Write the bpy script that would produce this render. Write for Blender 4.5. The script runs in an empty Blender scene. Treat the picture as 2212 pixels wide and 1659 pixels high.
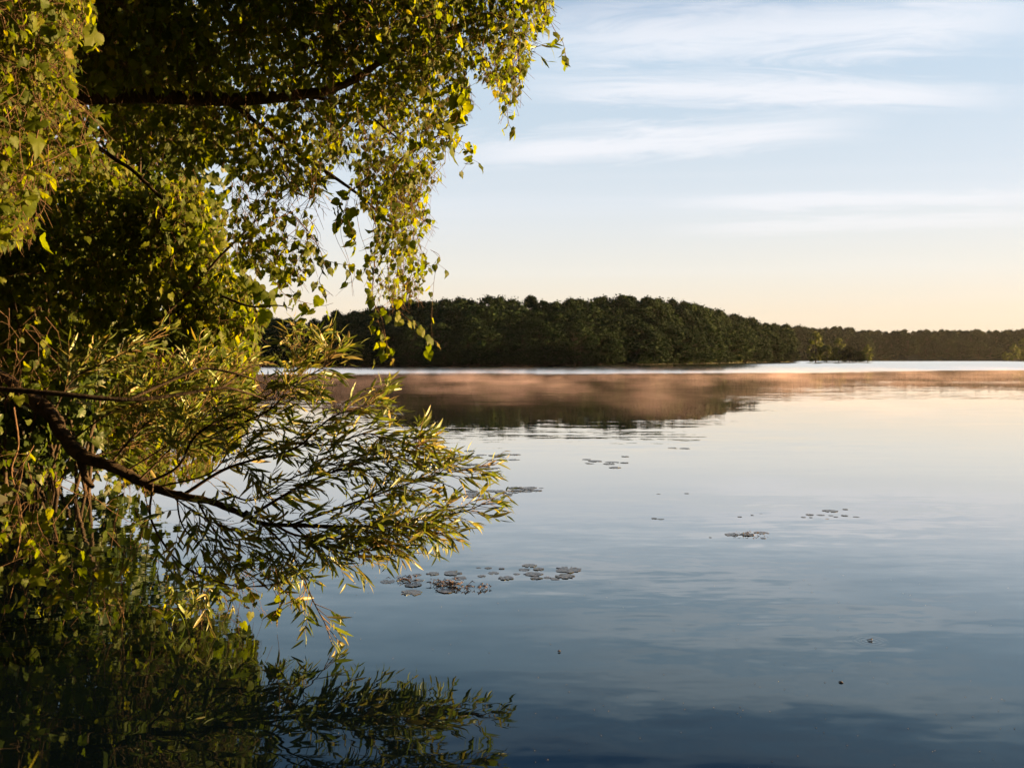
import bpy, math, random
import numpy as np
from mathutils import Vector, Matrix, noise as mnoise

random.seed(7)
rng = np.random.default_rng(11)
C = bpy.context.scene.collection
scene = bpy.context.scene

# ------------------------------------------------------------------ camera, sky, sun, exposure
CAMH, F, CX, HZ = 1.6, 1916.0, 1106.0, 774.0
cam_d = bpy.data.cameras.new('camera'); cam = bpy.data.objects.new('camera', cam_d); C.objects.link(cam)
cam.location = (0, 0, CAMH); cam.rotation_euler = (math.radians(90), 0, 0)
cam_d.sensor_width = 36; cam_d.lens = 36 * F / 2212; cam_d.shift_y = -(829.5 - HZ) / 2212
cam_d.clip_start = 0.05; cam_d.clip_end = 12000
cam_d.dof.use_dof = True; cam_d.dof.focus_distance = 6.5; cam_d.dof.aperture_fstop = 5.0
scene.camera = cam

SUN_AZ, SUN_EL = math.radians(83), math.radians(5.0)
SUNV = np.array([math.sin(SUN_AZ)*math.cos(SUN_EL), math.cos(SUN_AZ)*math.cos(SUN_EL), math.sin(SUN_EL)])

world = bpy.data.worlds.new('World'); scene.world = world; world.use_nodes = True
def N(nt, t, **kw):
    n = nt.nodes.new(t)
    for k, v in kw.items():
        if k.startswith('i_'): n.inputs[k[2:].replace('_', ' ')].default_value = v
        else: setattr(n, k, v)
    return n
def math_n(nt, op, a, b=None, c=None, clamp=False):
    n = nt.nodes.new('ShaderNodeMath'); n.operation = op; n.use_clamp = clamp
    for i, v in enumerate((a, b, c)):
        if v is None: continue
        if isinstance(v, (int, float)): n.inputs[i].default_value = v
        else: nt.links.new(v, n.inputs[i])
    return n.outputs[0]
def maprange(nt, v, a, b, c=0.0, d=1.0, smooth=True):
    n = nt.nodes.new('ShaderNodeMapRange'); n.clamp = True
    if smooth: n.interpolation_type = 'SMOOTHSTEP'
    for i, x in enumerate((v, a, b, c, d)):
        if isinstance(x, (int, float)): n.inputs[i].default_value = x
        else: nt.links.new(x, n.inputs[i])
    return n.outputs[0]
def mixcol(nt, fac, a, b, blend='MIX'):
    n = nt.nodes.new('ShaderNodeMix'); n.data_type = 'RGBA'; n.blend_type = blend
    for i, x in ((0, fac), (6, a), (7, b)):
        if isinstance(x, (int, float)): n.inputs[i].default_value = x
        elif isinstance(x, (tuple, list)): n.inputs[i].default_value = (*x[:3], 1)
        else: nt.links.new(x, n.inputs[i])
    return n.outputs[2]

wn = world.node_tree; wn.nodes.clear()
w_out = N(wn, 'ShaderNodeOutputWorld'); w_bg = N(wn, 'ShaderNodeBackground')
w_bg.inputs[1].default_value = 0.05
sky = N(wn, 'ShaderNodeTexSky'); sky.sky_type = 'NISHITA'; sky.sun_disc = False
sky.sun_elevation = SUN_EL; sky.sun_rotation = SUN_AZ
sky.altitude = 200; sky.air_density = 1.0; sky.dust_density = 1.6; sky.ozone_density = 2.2
tc = N(wn, 'ShaderNodeTexCoord')
sep = N(wn, 'ShaderNodeSeparateXYZ'); wn.links.new(tc.outputs['Generated'], sep.inputs[0])
zz = math_n(wn, 'ADD', math_n(wn, 'MAXIMUM', sep.outputs[2], 0.0), 0.03)
u = math_n(wn, 'DIVIDE', sep.outputs[0], zz); v = math_n(wn, 'DIVIDE', sep.outputs[1], zz)
def cloud_layer(ang, sx, sy, seed, lo, hi, detail=5, rough=0.55, dist=0.6):
    ca, sa = math.cos(ang), math.sin(ang)
    uu = math_n(wn, 'ADD', math_n(wn, 'MULTIPLY', u, ca*sx), math_n(wn, 'MULTIPLY', v, sa*sx))
    vv = math_n(wn, 'ADD', math_n(wn, 'MULTIPLY', u, -sa*sy), math_n(wn, 'MULTIPLY', v, ca*sy))
    comb = N(wn, 'ShaderNodeCombineXYZ'); comb.inputs[2].default_value = seed
    wn.links.new(uu, comb.inputs[0]); wn.links.new(vv, comb.inputs[1])
    t = N(wn, 'ShaderNodeTexNoise'); t.inputs['Scale'].default_value = 1; t.inputs['Detail'].default_value = detail
    t.inputs['Roughness'].default_value = rough; t.inputs['Distortion'].default_value = dist
    wn.links.new(comb.outputs[0], t.inputs['Vector'])
    return maprange(wn, t.outputs[0], lo, hi)
def band(p0, p1, half, seed, gain):
    """a drawn-out cirrus streak between two sky directions (azimuth and elevation tangents)"""
    q = []
    for a, t in (p0, p1):
        n = math.sqrt(1+a*a+t*t); q.append((a/n/(t/n+.03), 1/n/(t/n+.03)))
    (u0, v0), (u1, v1) = q; th = math.atan2(v1-v0, u1-u0); L = math.hypot(u1-u0, v1-v0); ca, sa = math.cos(th), math.sin(th)
    du = math_n(wn, 'SUBTRACT', u, u0); dv = math_n(wn, 'SUBTRACT', v, v0)
    al = math_n(wn, 'ADD', math_n(wn, 'MULTIPLY', du, ca), math_n(wn, 'MULTIPLY', dv, sa)); ac = math_n(wn, 'SUBTRACT', math_n(wn, 'MULTIPLY', dv, ca), math_n(wn, 'MULTIPLY', du, sa))
    cb = N(wn, 'ShaderNodeCombineXYZ'); cb.inputs[2].default_value = seed
    wn.links.new(math_n(wn, 'MULTIPLY', al, 2.2/L), cb.inputs[0]); wn.links.new(math_n(wn, 'MULTIPLY', ac, .9/half), cb.inputs[1])
    t = N(wn, 'ShaderNodeTexNoise'); t.inputs['Scale'].default_value = 1.6; t.inputs['Detail'].default_value = 6; t.inputs['Roughness'].default_value = .68; t.inputs['Distortion'].default_value = .9
    wn.links.new(cb.outputs[0], t.inputs['Vector'])
    wob = math_n(wn, 'MULTIPLY', math_n(wn, 'SUBTRACT', t.outputs[0], .5), 2.4)
    w = math_n(wn, 'ABSOLUTE', math_n(wn, 'ADD', math_n(wn, 'DIVIDE', ac, half), wob))
    m = maprange(wn, w, 1.25, 0.0, 0, 1)
    m = math_n(wn, 'MULTIPLY', m, math_n(wn, 'MULTIPLY', maprange(wn, al, -.12*L, .3*L), maprange(wn, al, 1.12*L, .75*L)))
    return math_n(wn, 'MULTIPLY', m, gain)
def sky_dir(px, py): return ((px-CX)/F, (HZ-py)/F)
cl = None
for p0, p1, half, sd, g in (((960, 345), (1880, 268), .30, 1.0, .85), ((1100, 185), (2180, 218), .20, 4.0, .9), ((1080, 95), (2300, 40), .26, 7.0, .95), ((1420, 442), (2300, 425), .30, 11.0, .7), ((1450, 500), (2300, 468), .35, 15.0, .6), ((700, -60), (2300, -140), .16, 21.0, .5), ((300, -330), (2600, -300), .14, 27.0, .4)):
    b_ = band(sky_dir(*p0), sky_dir(*p1), half, sd, g); cl = b_ if cl is None else math_n(wn, 'MAXIMUM', cl, b_)
c2 = cloud_layer(math.radians(-6), 0.16, 0.75, 8.7, 0.42, 0.80, detail=6, rough=.6)
cl = math_n(wn, 'MAXIMUM', cl, math_n(wn, 'MULTIPLY', c2, 0.22))
cl = math_n(wn, 'MULTIPLY', cl, maprange(wn, sep.outputs[2], 0.02, 0.2, 0.3, 1.0), clamp=True)
cl = math_n(wn, 'MULTIPLY', cl, maprange(wn, sep.outputs[2], .27, .46, 1.0, .45))
KS = 1/0.364
ramp = N(wn, 'ShaderNodeValToRGB'); wn.links.new(sep.outputs[2], ramp.inputs[0])       # pale humid morning air by height
stops = [(0.0, (1.0, .82, .62)), (.045, (1.02, .87, .68)), (.095, (.95, .905, .81)), (.17, (.81, .865, .905)), (.26, (.66, .78, .875)), (.33, (.60, .75, .88)), (.44, (.11, .25, .48)), (.75, (.20, .31, .50)), (1.0, (.13, .22, .40))]
while len(ramp.color_ramp.elements) < len(stops): ramp.color_ramp.elements.new(.5)
for e, (p, c) in zip(ramp.color_ramp.elements, stops): e.position = p; e.color = (*[k for k in c], 1)
air = mixcol(wn, 1.0, ramp.outputs[0], (.86*KS,)*3, 'MULTIPLY')
clear = mixcol(wn, 1.0, mixcol(wn, 1.0, sky.outputs[0], (.13, .115, .14), 'MULTIPLY'), air, 'ADD')
sky_b = mixcol(wn, math_n(wn, 'MULTIPLY', cl, .64), clear, (1.10*KS, 1.06*KS, 1.08*KS))
wn.links.new(sky_b, w_bg.inputs[0]); wn.links.new(w_bg.outputs[0], w_out.inputs[0])

sun_d = bpy.data.lights.new('sun', 'SUN'); sun = bpy.data.objects.new('sun', sun_d); C.objects.link(sun)
sun_d.energy = 5.0; sun_d.angle = math.radians(0.5); sun_d.color = (1.0, 0.62, 0.24)
sun.rotation_euler = Vector(SUNV).to_track_quat('Z', 'Y').to_euler(); sun.location = (60, 20, 30)

scene.view_settings.view_transform = 'Standard'; scene.view_settings.look = 'None'
scene.view_settings.exposure = 2.86; scene.view_settings.gamma = 1.0; scene.view_settings.use_curve_mapping = False
scene.render.engine = 'CYCLES'
cy = scene.cycles; cy.use_denoising = True; cy.max_bounces = 10; cy.transparent_max_bounces = 8
cy.transmission_bounces = 6; cy.diffuse_bounces = 3; cy.glossy_bounces = 3; cy.volume_bounces = 0
cy.volume_step_rate = 1.0; cy.volume_max_steps = 256; cy.sample_clamp_indirect = 6

# ------------------------------------------------------------------ helpers
def P(px, py, d):
    """a point of the place at distance d in front of the water's edge"""
    return np.array([(px - CX) / F * d, d, CAMH - (py - HZ) / F * d])
def new_mesh(name, V, Fc, mats, smooth=False, mat_idx=None):
    V = np.asarray(V, np.float32).reshape(-1, 3)
    me = bpy.data.meshes.new(name)
    if isinstance(Fc, np.ndarray):
        n, k = Fc.shape
        me.vertices.add(len(V)); me.vertices.foreach_set('co', V.ravel())
        me.loops.add(n*k); me.loops.foreach_set('vertex_index', Fc.astype(np.int32).ravel())
        me.polygons.add(n); me.polygons.foreach_set('loop_start', np.arange(n, dtype=np.int32)*k)
        me.update(calc_edges=True)
    else:
        me.from_pydata(V.tolist(), [], Fc)
    for m in (mats if isinstance(mats, (list, tuple)) else [mats]): me.materials.append(m)
    if smooth: me.polygons.foreach_set('use_smooth', np.ones(len(me.polygons), bool))
    if mat_idx is not None: me.polygons.foreach_set('material_index', np.asarray(mat_idx, np.int32))
    me.update(); return me
def link(name, me, parent=None, loc=None):
    o = bpy.data.objects.new(name, me); C.objects.link(o)
    if loc is not None: o.location = loc
    if parent is not None: o.parent = parent
    return o
def tag(o, label=None, cat=None, group=None, kind=None):
    for k, x in (('label', label), ('category', cat), ('group', group), ('kind', kind)):
        if x: o[k] = x
    return o
def empty(name, loc, label, cat, group=None):
    o = bpy.data.objects.new(name, None); C.objects.link(o); o.location = loc; o.empty_display_size = 0.2
    return tag(o, label, cat, group)

def catmull(pts, rad, sub=5):
    pts = np.asarray(pts, float); rad = np.asarray(rad, float); n = len(pts)
    if n < 3: 
        t = np.linspace(0, 1, sub+1)[:, None]
        return pts[0]*(1-t)+pts[-1]*t, rad[0]*(1-t[:, 0])+rad[-1]*t[:, 0]
    ext = np.vstack([2*pts[0]-pts[1], pts, 2*pts[-1]-pts[-2]]); out, ro = [], []
    for i in range(n-1):
        p0, p1, p2, p3 = ext[i:i+4]
        for s in range(sub):
            t = s/sub
            out.append(0.5*((2*p1)+(-p0+p2)*t+(2*p0-5*p1+4*p2-p3)*t*t+(-p0+3*p1-3*p2+p3)*t**3)); ro.append(rad[i]*(1-t)+rad[i+1]*t)
    out.append(pts[-1]); ro.append(rad[-1])
    return np.array(out), np.array(ro)
class Tubes:
    def __init__(s): s.V = []; s.F = []; s.n = 0
    def add(s, pts, rad, sides=5, rough=0.0):
        pts = np.asarray(pts, float); n = len(pts)
        rad = np.full(n, rad) if np.isscalar(rad) else np.asarray(rad, float)
        T = np.gradient(pts, axis=0); T /= np.linalg.norm(T, axis=1)[:, None] + 1e-9
        ref = np.array([0.31, 0.2, 0.93]) if abs(T[0] @ np.array([0.31, 0.2, 0.93])) < 0.9 else np.array([1., 0, 0])
        U = np.cross(T, ref); U /= np.linalg.norm(U, axis=1)[:, None] + 1e-9; W = np.cross(T, U)
        a = np.arange(sides)/sides*2*math.pi
        R = rad[:, None]*np.ones((1, sides))
        if rough: R = R*(1+rough*rng.normal(size=R.shape))
        ring = pts[:, None]+R[..., None]*(np.cos(a)[None, :, None]*U[:, None]+np.sin(a)[None, :, None]*W[:, None])
        s.V.append(ring.reshape(-1, 3))
        i = np.arange(n-1)[:, None]*sides; j = np.arange(sides)[None]; k = (j+1) % sides
        q = np.stack([i+j, i+k, i+sides+k, i+sides+j], -1).reshape(-1, 4)+s.n
        s.F.append(q); s.n += n*sides
    def mesh(s, name, mat, smooth=True, origin=(0, 0, 0)):
        return new_mesh(name, np.vstack(s.V)-np.asarray(origin), np.vstack(s.F), mat, smooth)

# ------------------------------------------------------------------ materials
def mat(name):
    m = bpy.data.materials.new(name); m.use_nodes = True; nt = m.node_tree; nt.nodes.clear()
    out = N(nt, 'ShaderNodeOutputMaterial'); return m, nt, out
def rand_value(nt):
    g = N(nt, 'ShaderNodeNewGeometry'); oi = N(nt, 'ShaderNodeObjectInfo')
    r = math_n(nt, 'FRACT', math_n(nt, 'ADD', g.outputs['Random Per Island'], oi.outputs['Random']))
    return g, r
def leaf_mat(name, stops, back, trans, tfac, rough=0.45, spec=0.35, vary=False):
    m, nt, out = mat(name); g, r = rand_value(nt)
    ramp = N(nt, 'ShaderNodeValToRGB'); nt.links.new(r, ramp.inputs[0]); cr = ramp.color_ramp
    while len(cr.elements) < len(stops): cr.elements.new(0.5)
    for e, (p, c) in zip(cr.elements, stops): e.position = p; e.color = (*c, 1)
    ns = N(nt, 'ShaderNodeTexNoise'); ns.inputs['Scale'].default_value = 45; ns.inputs['Detail'].default_value = 2
    gp = N(nt, 'ShaderNodeNewGeometry'); nt.links.new(gp.outputs['Position'], ns.inputs['Vector'])
    col = mixcol(nt, 1.0, ramp.outputs[0], mixcol(nt, ns.outputs[0], (0.7, 0.72, 0.7), (1.25, 1.2, 1.2)), 'MULTIPLY')
    if vary:
        oi = N(nt, 'ShaderNodeObjectInfo'); col = mixcol(nt, 1.0, col, mixcol(nt, oi.outputs['Random'], (.62, .70, .72), (1.35, 1.2, .95)), 'MULTIPLY')
    colb = mixcol(nt, 1.0, col, back, 'MULTIPLY')
    c2 = mixcol(nt, g.outputs['Backfacing'], col, colb)
    bs = N(nt, 'ShaderNodeBsdfPrincipled'); nt.links.new(c2, bs.inputs['Base Color'])
    bs.inputs['Roughness'].default_value = rough; bs.inputs['Specular IOR Level'].default_value = spec
    tr = N(nt, 'ShaderNodeBsdfTranslucent'); nt.links.new(mixcol(nt, 1.0, col, trans, 'MULTIPLY'), tr.inputs[0])
    mx = N(nt, 'ShaderNodeMixShader'); mx.inputs[0].default_value = tfac
    nt.links.new(bs.outputs[0], mx.inputs[1]); nt.links.new(tr.outputs[0], mx.inputs[2]); nt.links.new(mx.outputs[0], out.inputs[0])
    return m
M_GRAPE = leaf_mat('grape_leaf', [(0, (0.026, 0.042, 0.004)), (0.45, (0.048, 0.068, 0.005)), (0.95, (0.080, 0.094, 0.006)), (1, (0.10, 0.085, 0.008))],
                   (1.15, 1.15, 1.1), (3.5, 3.25, .35), 0.5, 0.55, 0.15)
M_WILLOW = leaf_mat('willow_leaf', [(0, (0.040, 0.066, 0.012)), (0.6, (0.074, 0.10, 0.016)), (1, (0.14, 0.118, 0.032))],
                    (2.6, 2.3, 4.0), (2.2, 2.1, 1.0), 0.36, 0.42, 0.35)
M_SHRUB = leaf_mat('shrub_leaf', [(0, (0.018, 0.034, 0.006)), (0.6, (0.03, 0.05, 0.008)), (1, (0.05, 0.065, 0.01))],
                   (1.2, 1.2, 1.4), (2.4, 2.2, 0.9), 0.4, 0.5, 0.3)
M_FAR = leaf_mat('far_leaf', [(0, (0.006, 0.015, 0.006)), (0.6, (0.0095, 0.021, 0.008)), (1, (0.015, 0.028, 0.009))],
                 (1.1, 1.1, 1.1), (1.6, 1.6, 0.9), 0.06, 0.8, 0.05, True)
M_FAR_SUNLIT = leaf_mat('far_leaf_sunlit', [(0, (0.036, 0.050, 0.009)), (0.6, (0.052, 0.066, 0.012)), (1, (0.075, 0.085, 0.015))],
                  (1.1, 1.1, 1.1), (2.0, 2.0, 0.9), 0.3, 0.6, 0.2)  # lit copy of the far leaf: sunlight put into a lighter colour
def bark_mat(name, a, b, scale):
    m, nt, out = mat(name)
    gp = N(nt, 'ShaderNodeNewGeometry')
    mp = N(nt, 'ShaderNodeMapping'); mp.inputs['Scale'].default_value = (1, 1, 0.5); nt.links.new(gp.outputs['Position'], mp.inputs[0])
    ns = N(nt, 'ShaderNodeTexNoise'); ns.inputs['Scale'].default_value = scale; ns.inputs['Detail'].default_value = 6; ns.inputs['Roughness'].default_value = 0.65
    nt.links.new(mp.outputs[0], ns.inputs['Vector'])
    bs = N(nt, 'ShaderNodeBsdfPrincipled'); nt.links.new(mixcol(nt, maprange(nt, ns.outputs[0], 0.35, 0.65), a, b), bs.inputs['Base Color'])
    bs.inputs['Roughness'].default_value = 0.85; bs.inputs['Specular IOR Level'].default_value = 0.2
    bp = N(nt, 'ShaderNodeBump'); bp.inputs['Strength'].default_value = 0.8; bp.inputs['Distance'].default_value = 0.015
    nt.links.new(ns.outputs[0], bp.inputs['Height']); nt.links.new(bp.outputs[0], bs.inputs['Normal'])
    nt.links.new(bs.outputs[0], out.inputs[0]); return m
M_BARK = bark_mat('bark', (0.014, 0.010, 0.007), (0.045, 0.030, 0.020), 28)
M_TWIG = bark_mat('twig', (0.055, 0.032, 0.02), (0.11, 0.065, 0.038), 60)
M_SHOOT = bark_mat('willow_shoot', (0.10, 0.075, 0.03), (0.16, 0.10, 0.045), 50)
M_FARBARK = bark_mat('far_bark', (0.04, 0.032, 0.026), (0.08, 0.062, 0.05), 3)

def ground_mat():
    m, nt, out = mat('bank_soil')
    gp = N(nt, 'ShaderNodeNewGeometry'); ns = N(nt, 'ShaderNodeTexNoise'); ns.inputs['Scale'].default_value = 0.9; ns.inputs['Detail'].default_value = 8
    nt.links.new(gp.outputs['Position'], ns.inputs['Vector'])
    bs = N(nt, 'ShaderNodeBsdfPrincipled'); nt.links.new(mixcol(nt, maprange(nt, ns.outputs[0], 0.4, 0.6), (0.022, 0.017, 0.011), (0.026, 0.034, 0.012)), bs.inputs['Base Color'])
    bs.inputs['Roughness'].default_value = 0.95; nt.links.new(bs.outputs[0], out.inputs[0]); return m
M_SOIL = ground_mat()

def water_mat():
    m, nt, out = mat('lake_water')
    gp = N(nt, 'ShaderNodeNewGeometry'); sp = N(nt, 'ShaderNodeSeparateXYZ'); nt.links.new(gp.outputs['Position'], sp.inputs[0])
    X, Y = sp.outputs[0], sp.outputs[1]
    def nz(scale, sx, sy, detail, seed, col=False, rot=0.0):
        mp = N(nt, 'ShaderNodeMapping'); mp.inputs['Scale'].default_value = (sx, sy, 1); mp.inputs['Location'].default_value = (seed, seed*1.7, seed)
        mp.inputs['Rotation'].default_value = (0, 0, rot)
        nt.links.new(gp.outputs['Position'], mp.inputs[0])
        t = N(nt, 'ShaderNodeTexNoise'); t.inputs['Scale'].default_value = scale; t.inputs['Detail'].default_value = detail; t.inputs['Roughness'].default_value = 0.5
        nt.links.new(mp.outputs[0], t.inputs['Vector'])
        return t.outputs[1] if col else t.outputs[0]
    # surface slope of the small waves, point by point (long crests, wind along the view)
    def slopes(tex, ax, ay):
        s = N(nt, 'ShaderNodeSeparateColor'); nt.links.new(tex, s.inputs[0])
        return (math_n(nt, 'MULTIPLY', math_n(nt, 'SUBTRACT', s.outputs[0], 0.5), ax), math_n(nt, 'MULTIPLY', math_n(nt, 'SUBTRACT', s.outputs[1], 0.5), ay))
    a = slopes(nz(1.0, 0.7, 3.6, 2, 3.3, True, 0.12), 0.015, 0.036)
    b = slopes(nz(1.0, 0.15, 0.8, 2, 9.1, True, -0.1), 0.006, 0.016)
    c = slopes(nz(1.0, 4.0, 11.0, 2, 5.2, True, 0.2), 0.008, 0.026)
    act = maprange(nt, nz(0.09, 0.5, 1.6, 4, 2.2), 0.38, 0.64, 0.2, 1.5)          # calmer and livelier areas
    # a breeze-ruffled belt before the far shore
    w1 = nz(0.035, 0.6, 2.0, 3, 4.4)
    wob = math_n(nt, 'MULTIPLY', math_n(nt, 'SUBTRACT', w1, 0.5), 34.0)
    Yw = math_n(nt, 'ADD', Y, wob)
    rx = maprange(nt, X, 5.0, 75.0)
    start = math_n(nt, 'ADD', 86.0, math_n(nt, 'MULTIPLY', rx, 30.0))
    belt = maprange(nt, math_n(nt, 'SUBTRACT', Yw, start), -4.0, 12.0)
    fin = math_n(nt, 'ADD', 150.0, math_n(nt, 'MULTIPLY', rx, 330.0))
    belt = math_n(nt, 'MULTIPLY', belt, math_n(nt, 'SUBTRACT', 1.0, maprange(nt, math_n(nt, 'SUBTRACT', Yw, fin), 0.0, 22.0)))
    gap = math_n(nt, 'MULTIPLY', maprange(nt, X, 14, 30), math_n(nt, 'SUBTRACT', 1.0, maprange(nt, X, 44, 66)))
    belt = math_n(nt, 'MULTIPLY', belt, math_n(nt, 'SUBTRACT', 1.0, math_n(nt, 'MULTIPLY', gap, 0.35)))
    # fresh rings round the insect on the water
    rxp, ryp = RING
    dx = math_n(nt, 'SUBTRACT', X, rxp); dy = math_n(nt, 'SUBTRACT', Y, ryp)
    rr = math_n(nt, 'SQRT', math_n(nt, 'ADD', math_n(nt, 'MULTIPLY', dx, dx), math_n(nt, 'MULTIPLY', dy, dy)))
    amp = math_n(nt, 'MULTIPLY', maprange(nt, rr, 0.13, 0.02, 0.0, 0.08), math_n(nt, 'COSINE', math_n(nt, 'MULTIPLY', rr, 2*math.pi/0.028)))
    rs = math_n(nt, 'MULTIPLY', amp, maprange(nt, rr, 0.005, 0.02))
    rr1 = math_n(nt, 'MAXIMUM', rr, 0.001)
    ringx = math_n(nt, 'MULTIPLY', rs, math_n(nt, 'DIVIDE', dx, rr1)); ringy = math_n(nt, 'MULTIPLY', rs, math_n(nt, 'DIVIDE', dy, rr1))
    def total(i, ring):
        s = math_n(nt, 'ADD', math_n(nt, 'ADD', a[i], b[i]), c[i]); s = math_n(nt, 'MULTIPLY', s, act)
        if i == 1: s = math_n(nt, 'ADD', s, math_n(nt, 'MULTIPLY', belt, .062))       # ruffled facets seen from this shore lean towards it
        return math_n(nt, 'MULTIPLY', math_n(nt, 'ADD', s, ring), -1.0)
    comb = N(nt, 'ShaderNodeCombineXYZ'); nt.links.new(total(0, ringx), comb.inputs[0]); nt.links.new(total(1, ringy), comb.inputs[1]); comb.inputs[2].default_value = 1
    nrm = N(nt, 'ShaderNodeVectorMath', operation='NORMALIZE'); nt.links.new(comb.outputs[0], nrm.inputs[0])
    fr = N(nt, 'ShaderNodeFresnel'); fr.inputs['IOR'].default_value = 1.333; nt.links.new(nrm.outputs[0], fr.inputs['Normal'])
    cv = N(nt, 'ShaderNodeValToRGB'); nt.links.new(fr.outputs[0], cv.inputs[0])
    pts = [(0.02, .02), (.065, .072), (.11, .14), (.18, .27), (.32, .56), (.50, .78), (.75, .93), (1.0, 1.0)]
    while len(cv.color_ramp.elements) < len(pts): cv.color_ramp.elements.new(.5)
    for e, (p, c) in zip(cv.color_ramp.elements, pts): e.position = p; e.color = (c, c, c, 1)
    body = N(nt, 'ShaderNodeBsdfDiffuse'); body.inputs[0].default_value = (0.002, 0.005, 0.008, 1)
    gl = N(nt, 'ShaderNodeBsdfGlossy'); nt.links.new(mixcol(nt, maprange(nt, fr.outputs[0], .06, .40), (.72, .92, 1.0), (1, 1, 1)), gl.inputs['Color']); nt.links.new(nrm.outputs[0], gl.inputs['Normal'])
    nt.links.new(math_n(nt, 'ADD', 0.012, math_n(nt, 'MULTIPLY', belt, 0.09)), gl.inputs['Roughness'])
    ms = N(nt, 'ShaderNodeMixShader'); nt.links.new(cv.outputs[0], ms.inputs[0]); nt.links.new(body.outputs[0], ms.inputs[1]); nt.links.new(gl.outputs[0], ms.inputs[2]); nt.links.new(ms.outputs[0], out.inputs[0])
    return m
ring_p = P(1880, 1384, CAMH*F/(1384-HZ)); RING = (float(ring_p[0]), float(ring_p[1]))
M_WATER = water_mat()

# ------------------------------------------------------------------ setting: water, ground, shores
lake = link('lake_water', new_mesh('lake_water', [(-1500, -300, 0), (1500, -300, 0), (1500, 2000, 0), (-1500, 2000, 0)], [(0, 1, 2, 3)], M_WATER)); tag(lake, kind='structure')
bed = link('ground', new_mesh('ground', [(-1900, -1900, -1.2), (1900, -1900, -1.2), (1900, 2050, -1.2), (-1900, 2050, -1.2)], [(0, 1, 2, 3)], M_SOIL)); tag(bed, kind='structure')

def bank_height(x, y):
    # shoreline of the near bank: under the camera, then curving forward along the left side
    edge_y = 2.6 + 0.3*math.sin(x*0.9)                     # in front of the camera
    left_x = -4.7 - 0.28*max(0, y-6) + 0.35*math.sin(y*0.7)
    d1 = edge_y - y; d2 = left_x - x
    dd = max(d1, d2) if max(d1, d2) < 0 else math.hypot(max(d1, 0), max(d2, 0))
    h = 0.30*(1-math.exp(-max(dd, 0)/0.8)) + 0.035*max(dd, 0) if dd > 0 else max(-1.1, dd*0.9)
    return min(h, 3.0) + (0.08*mnoise.noise(Vector((x*0.8, y*0.8, 0))) if dd > 0.1 else 0)
xs = np.concatenate([np.arange(-60, -16, 3), np.arange(-16, 8, 0.5), np.arange(8, 40, 3)]); ys = np.concatenate([np.arange(-40, -4, 3), np.arange(-4, 24, 0.5), np.arange(24, 75, 3)])
V = [(x, y, bank_height(x, y)) for y in ys for x in xs]; nx = len(xs)
Fq = np.array([(j*nx+i, j*nx+i+1, (j+1)*nx+i+1, (j+1)*nx+i) for j in range(len(ys)-1) for i in range(nx-1)])
bank = link('near_bank_ground', new_mesh('near_bank', V, Fq, M_SOIL, True)); tag(bank, kind='structure')

SHORE = np.array([(-700, 300), (-300, 270), (0, 235), (300, 215), (560, 205), (900, 198), (1200, 205), (1400, 222), (1520, 250), (1620, 315), (1712, 372)], float)
def shore_d(px): return np.interp(px, SHORE[:, 0], SHORE[:, 1])
FSH = np.array([(1600, 720), (1900, 745), (2212, 775), (2600, 780), (3300, 700)], float)
def fshore_d(px): return np.interp(px, FSH[:, 0], FSH[:, 1])
TOP = np.array([(-700, 640), (0, 655), (450, 690), (560, 681), (600, 684), (640, 690), (690, 686), (712, 672), (770, 667), (860, 650), (930, 648), (1000, 647), (1050, 642), (1110, 646), (1190, 641), (1260, 645), (1330, 640), (1400, 637), (1450, 646), (1510, 655), (1565, 668), (1600, 686), (1660, 691), (1712, 704)], float)
FTOP = np.array([(1600, 700), (1720, 705), (1760, 706), (1820, 706), (1880, 711), (1960, 713), (2040, 711), (2110, 713), (2212, 708), (2600, 700), (3300, 690)], float)
def strip_terrain(name, pxs, dfun, hmax, run):
    offs = [-14, -5, 0, 0.8, 6, 16, 30, 60, 110, run]; V = []
    for o in offs:
        for px in pxs:
            d = dfun(px)+o; h = -1.3 if o < -10 else (-0.5 if o < 0 else (0.03 if o == 0 else hmax*(1-math.exp(-o/28.0))+0.12))
            h += 0.5*mnoise.noise(Vector((px*0.02, o*0.05, 3))) if o > 3 else 0
            V.append(((px-CX)/F*dfun(px)*(1+o/900), d, h))
    n = len(pxs); Fq = np.array([(j*n+i, j*n+i+1, (j+1)*n+i+1, (j+1)*n+i) for j in range(len(offs)-1) for i in range(n-1)])
    o = link(name, new_mesh(name, V, Fq, M_SOIL, True)); tag(o, kind='structure'); return o
strip_terrain('far_shore_hill', np.arange(-700, 1713, 36), shore_d, 5.5, 220)
strip_terrain('distant_shore_hill', np.arange(1560, 3300, 40), fshore_d, 9.0, 300)

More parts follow.
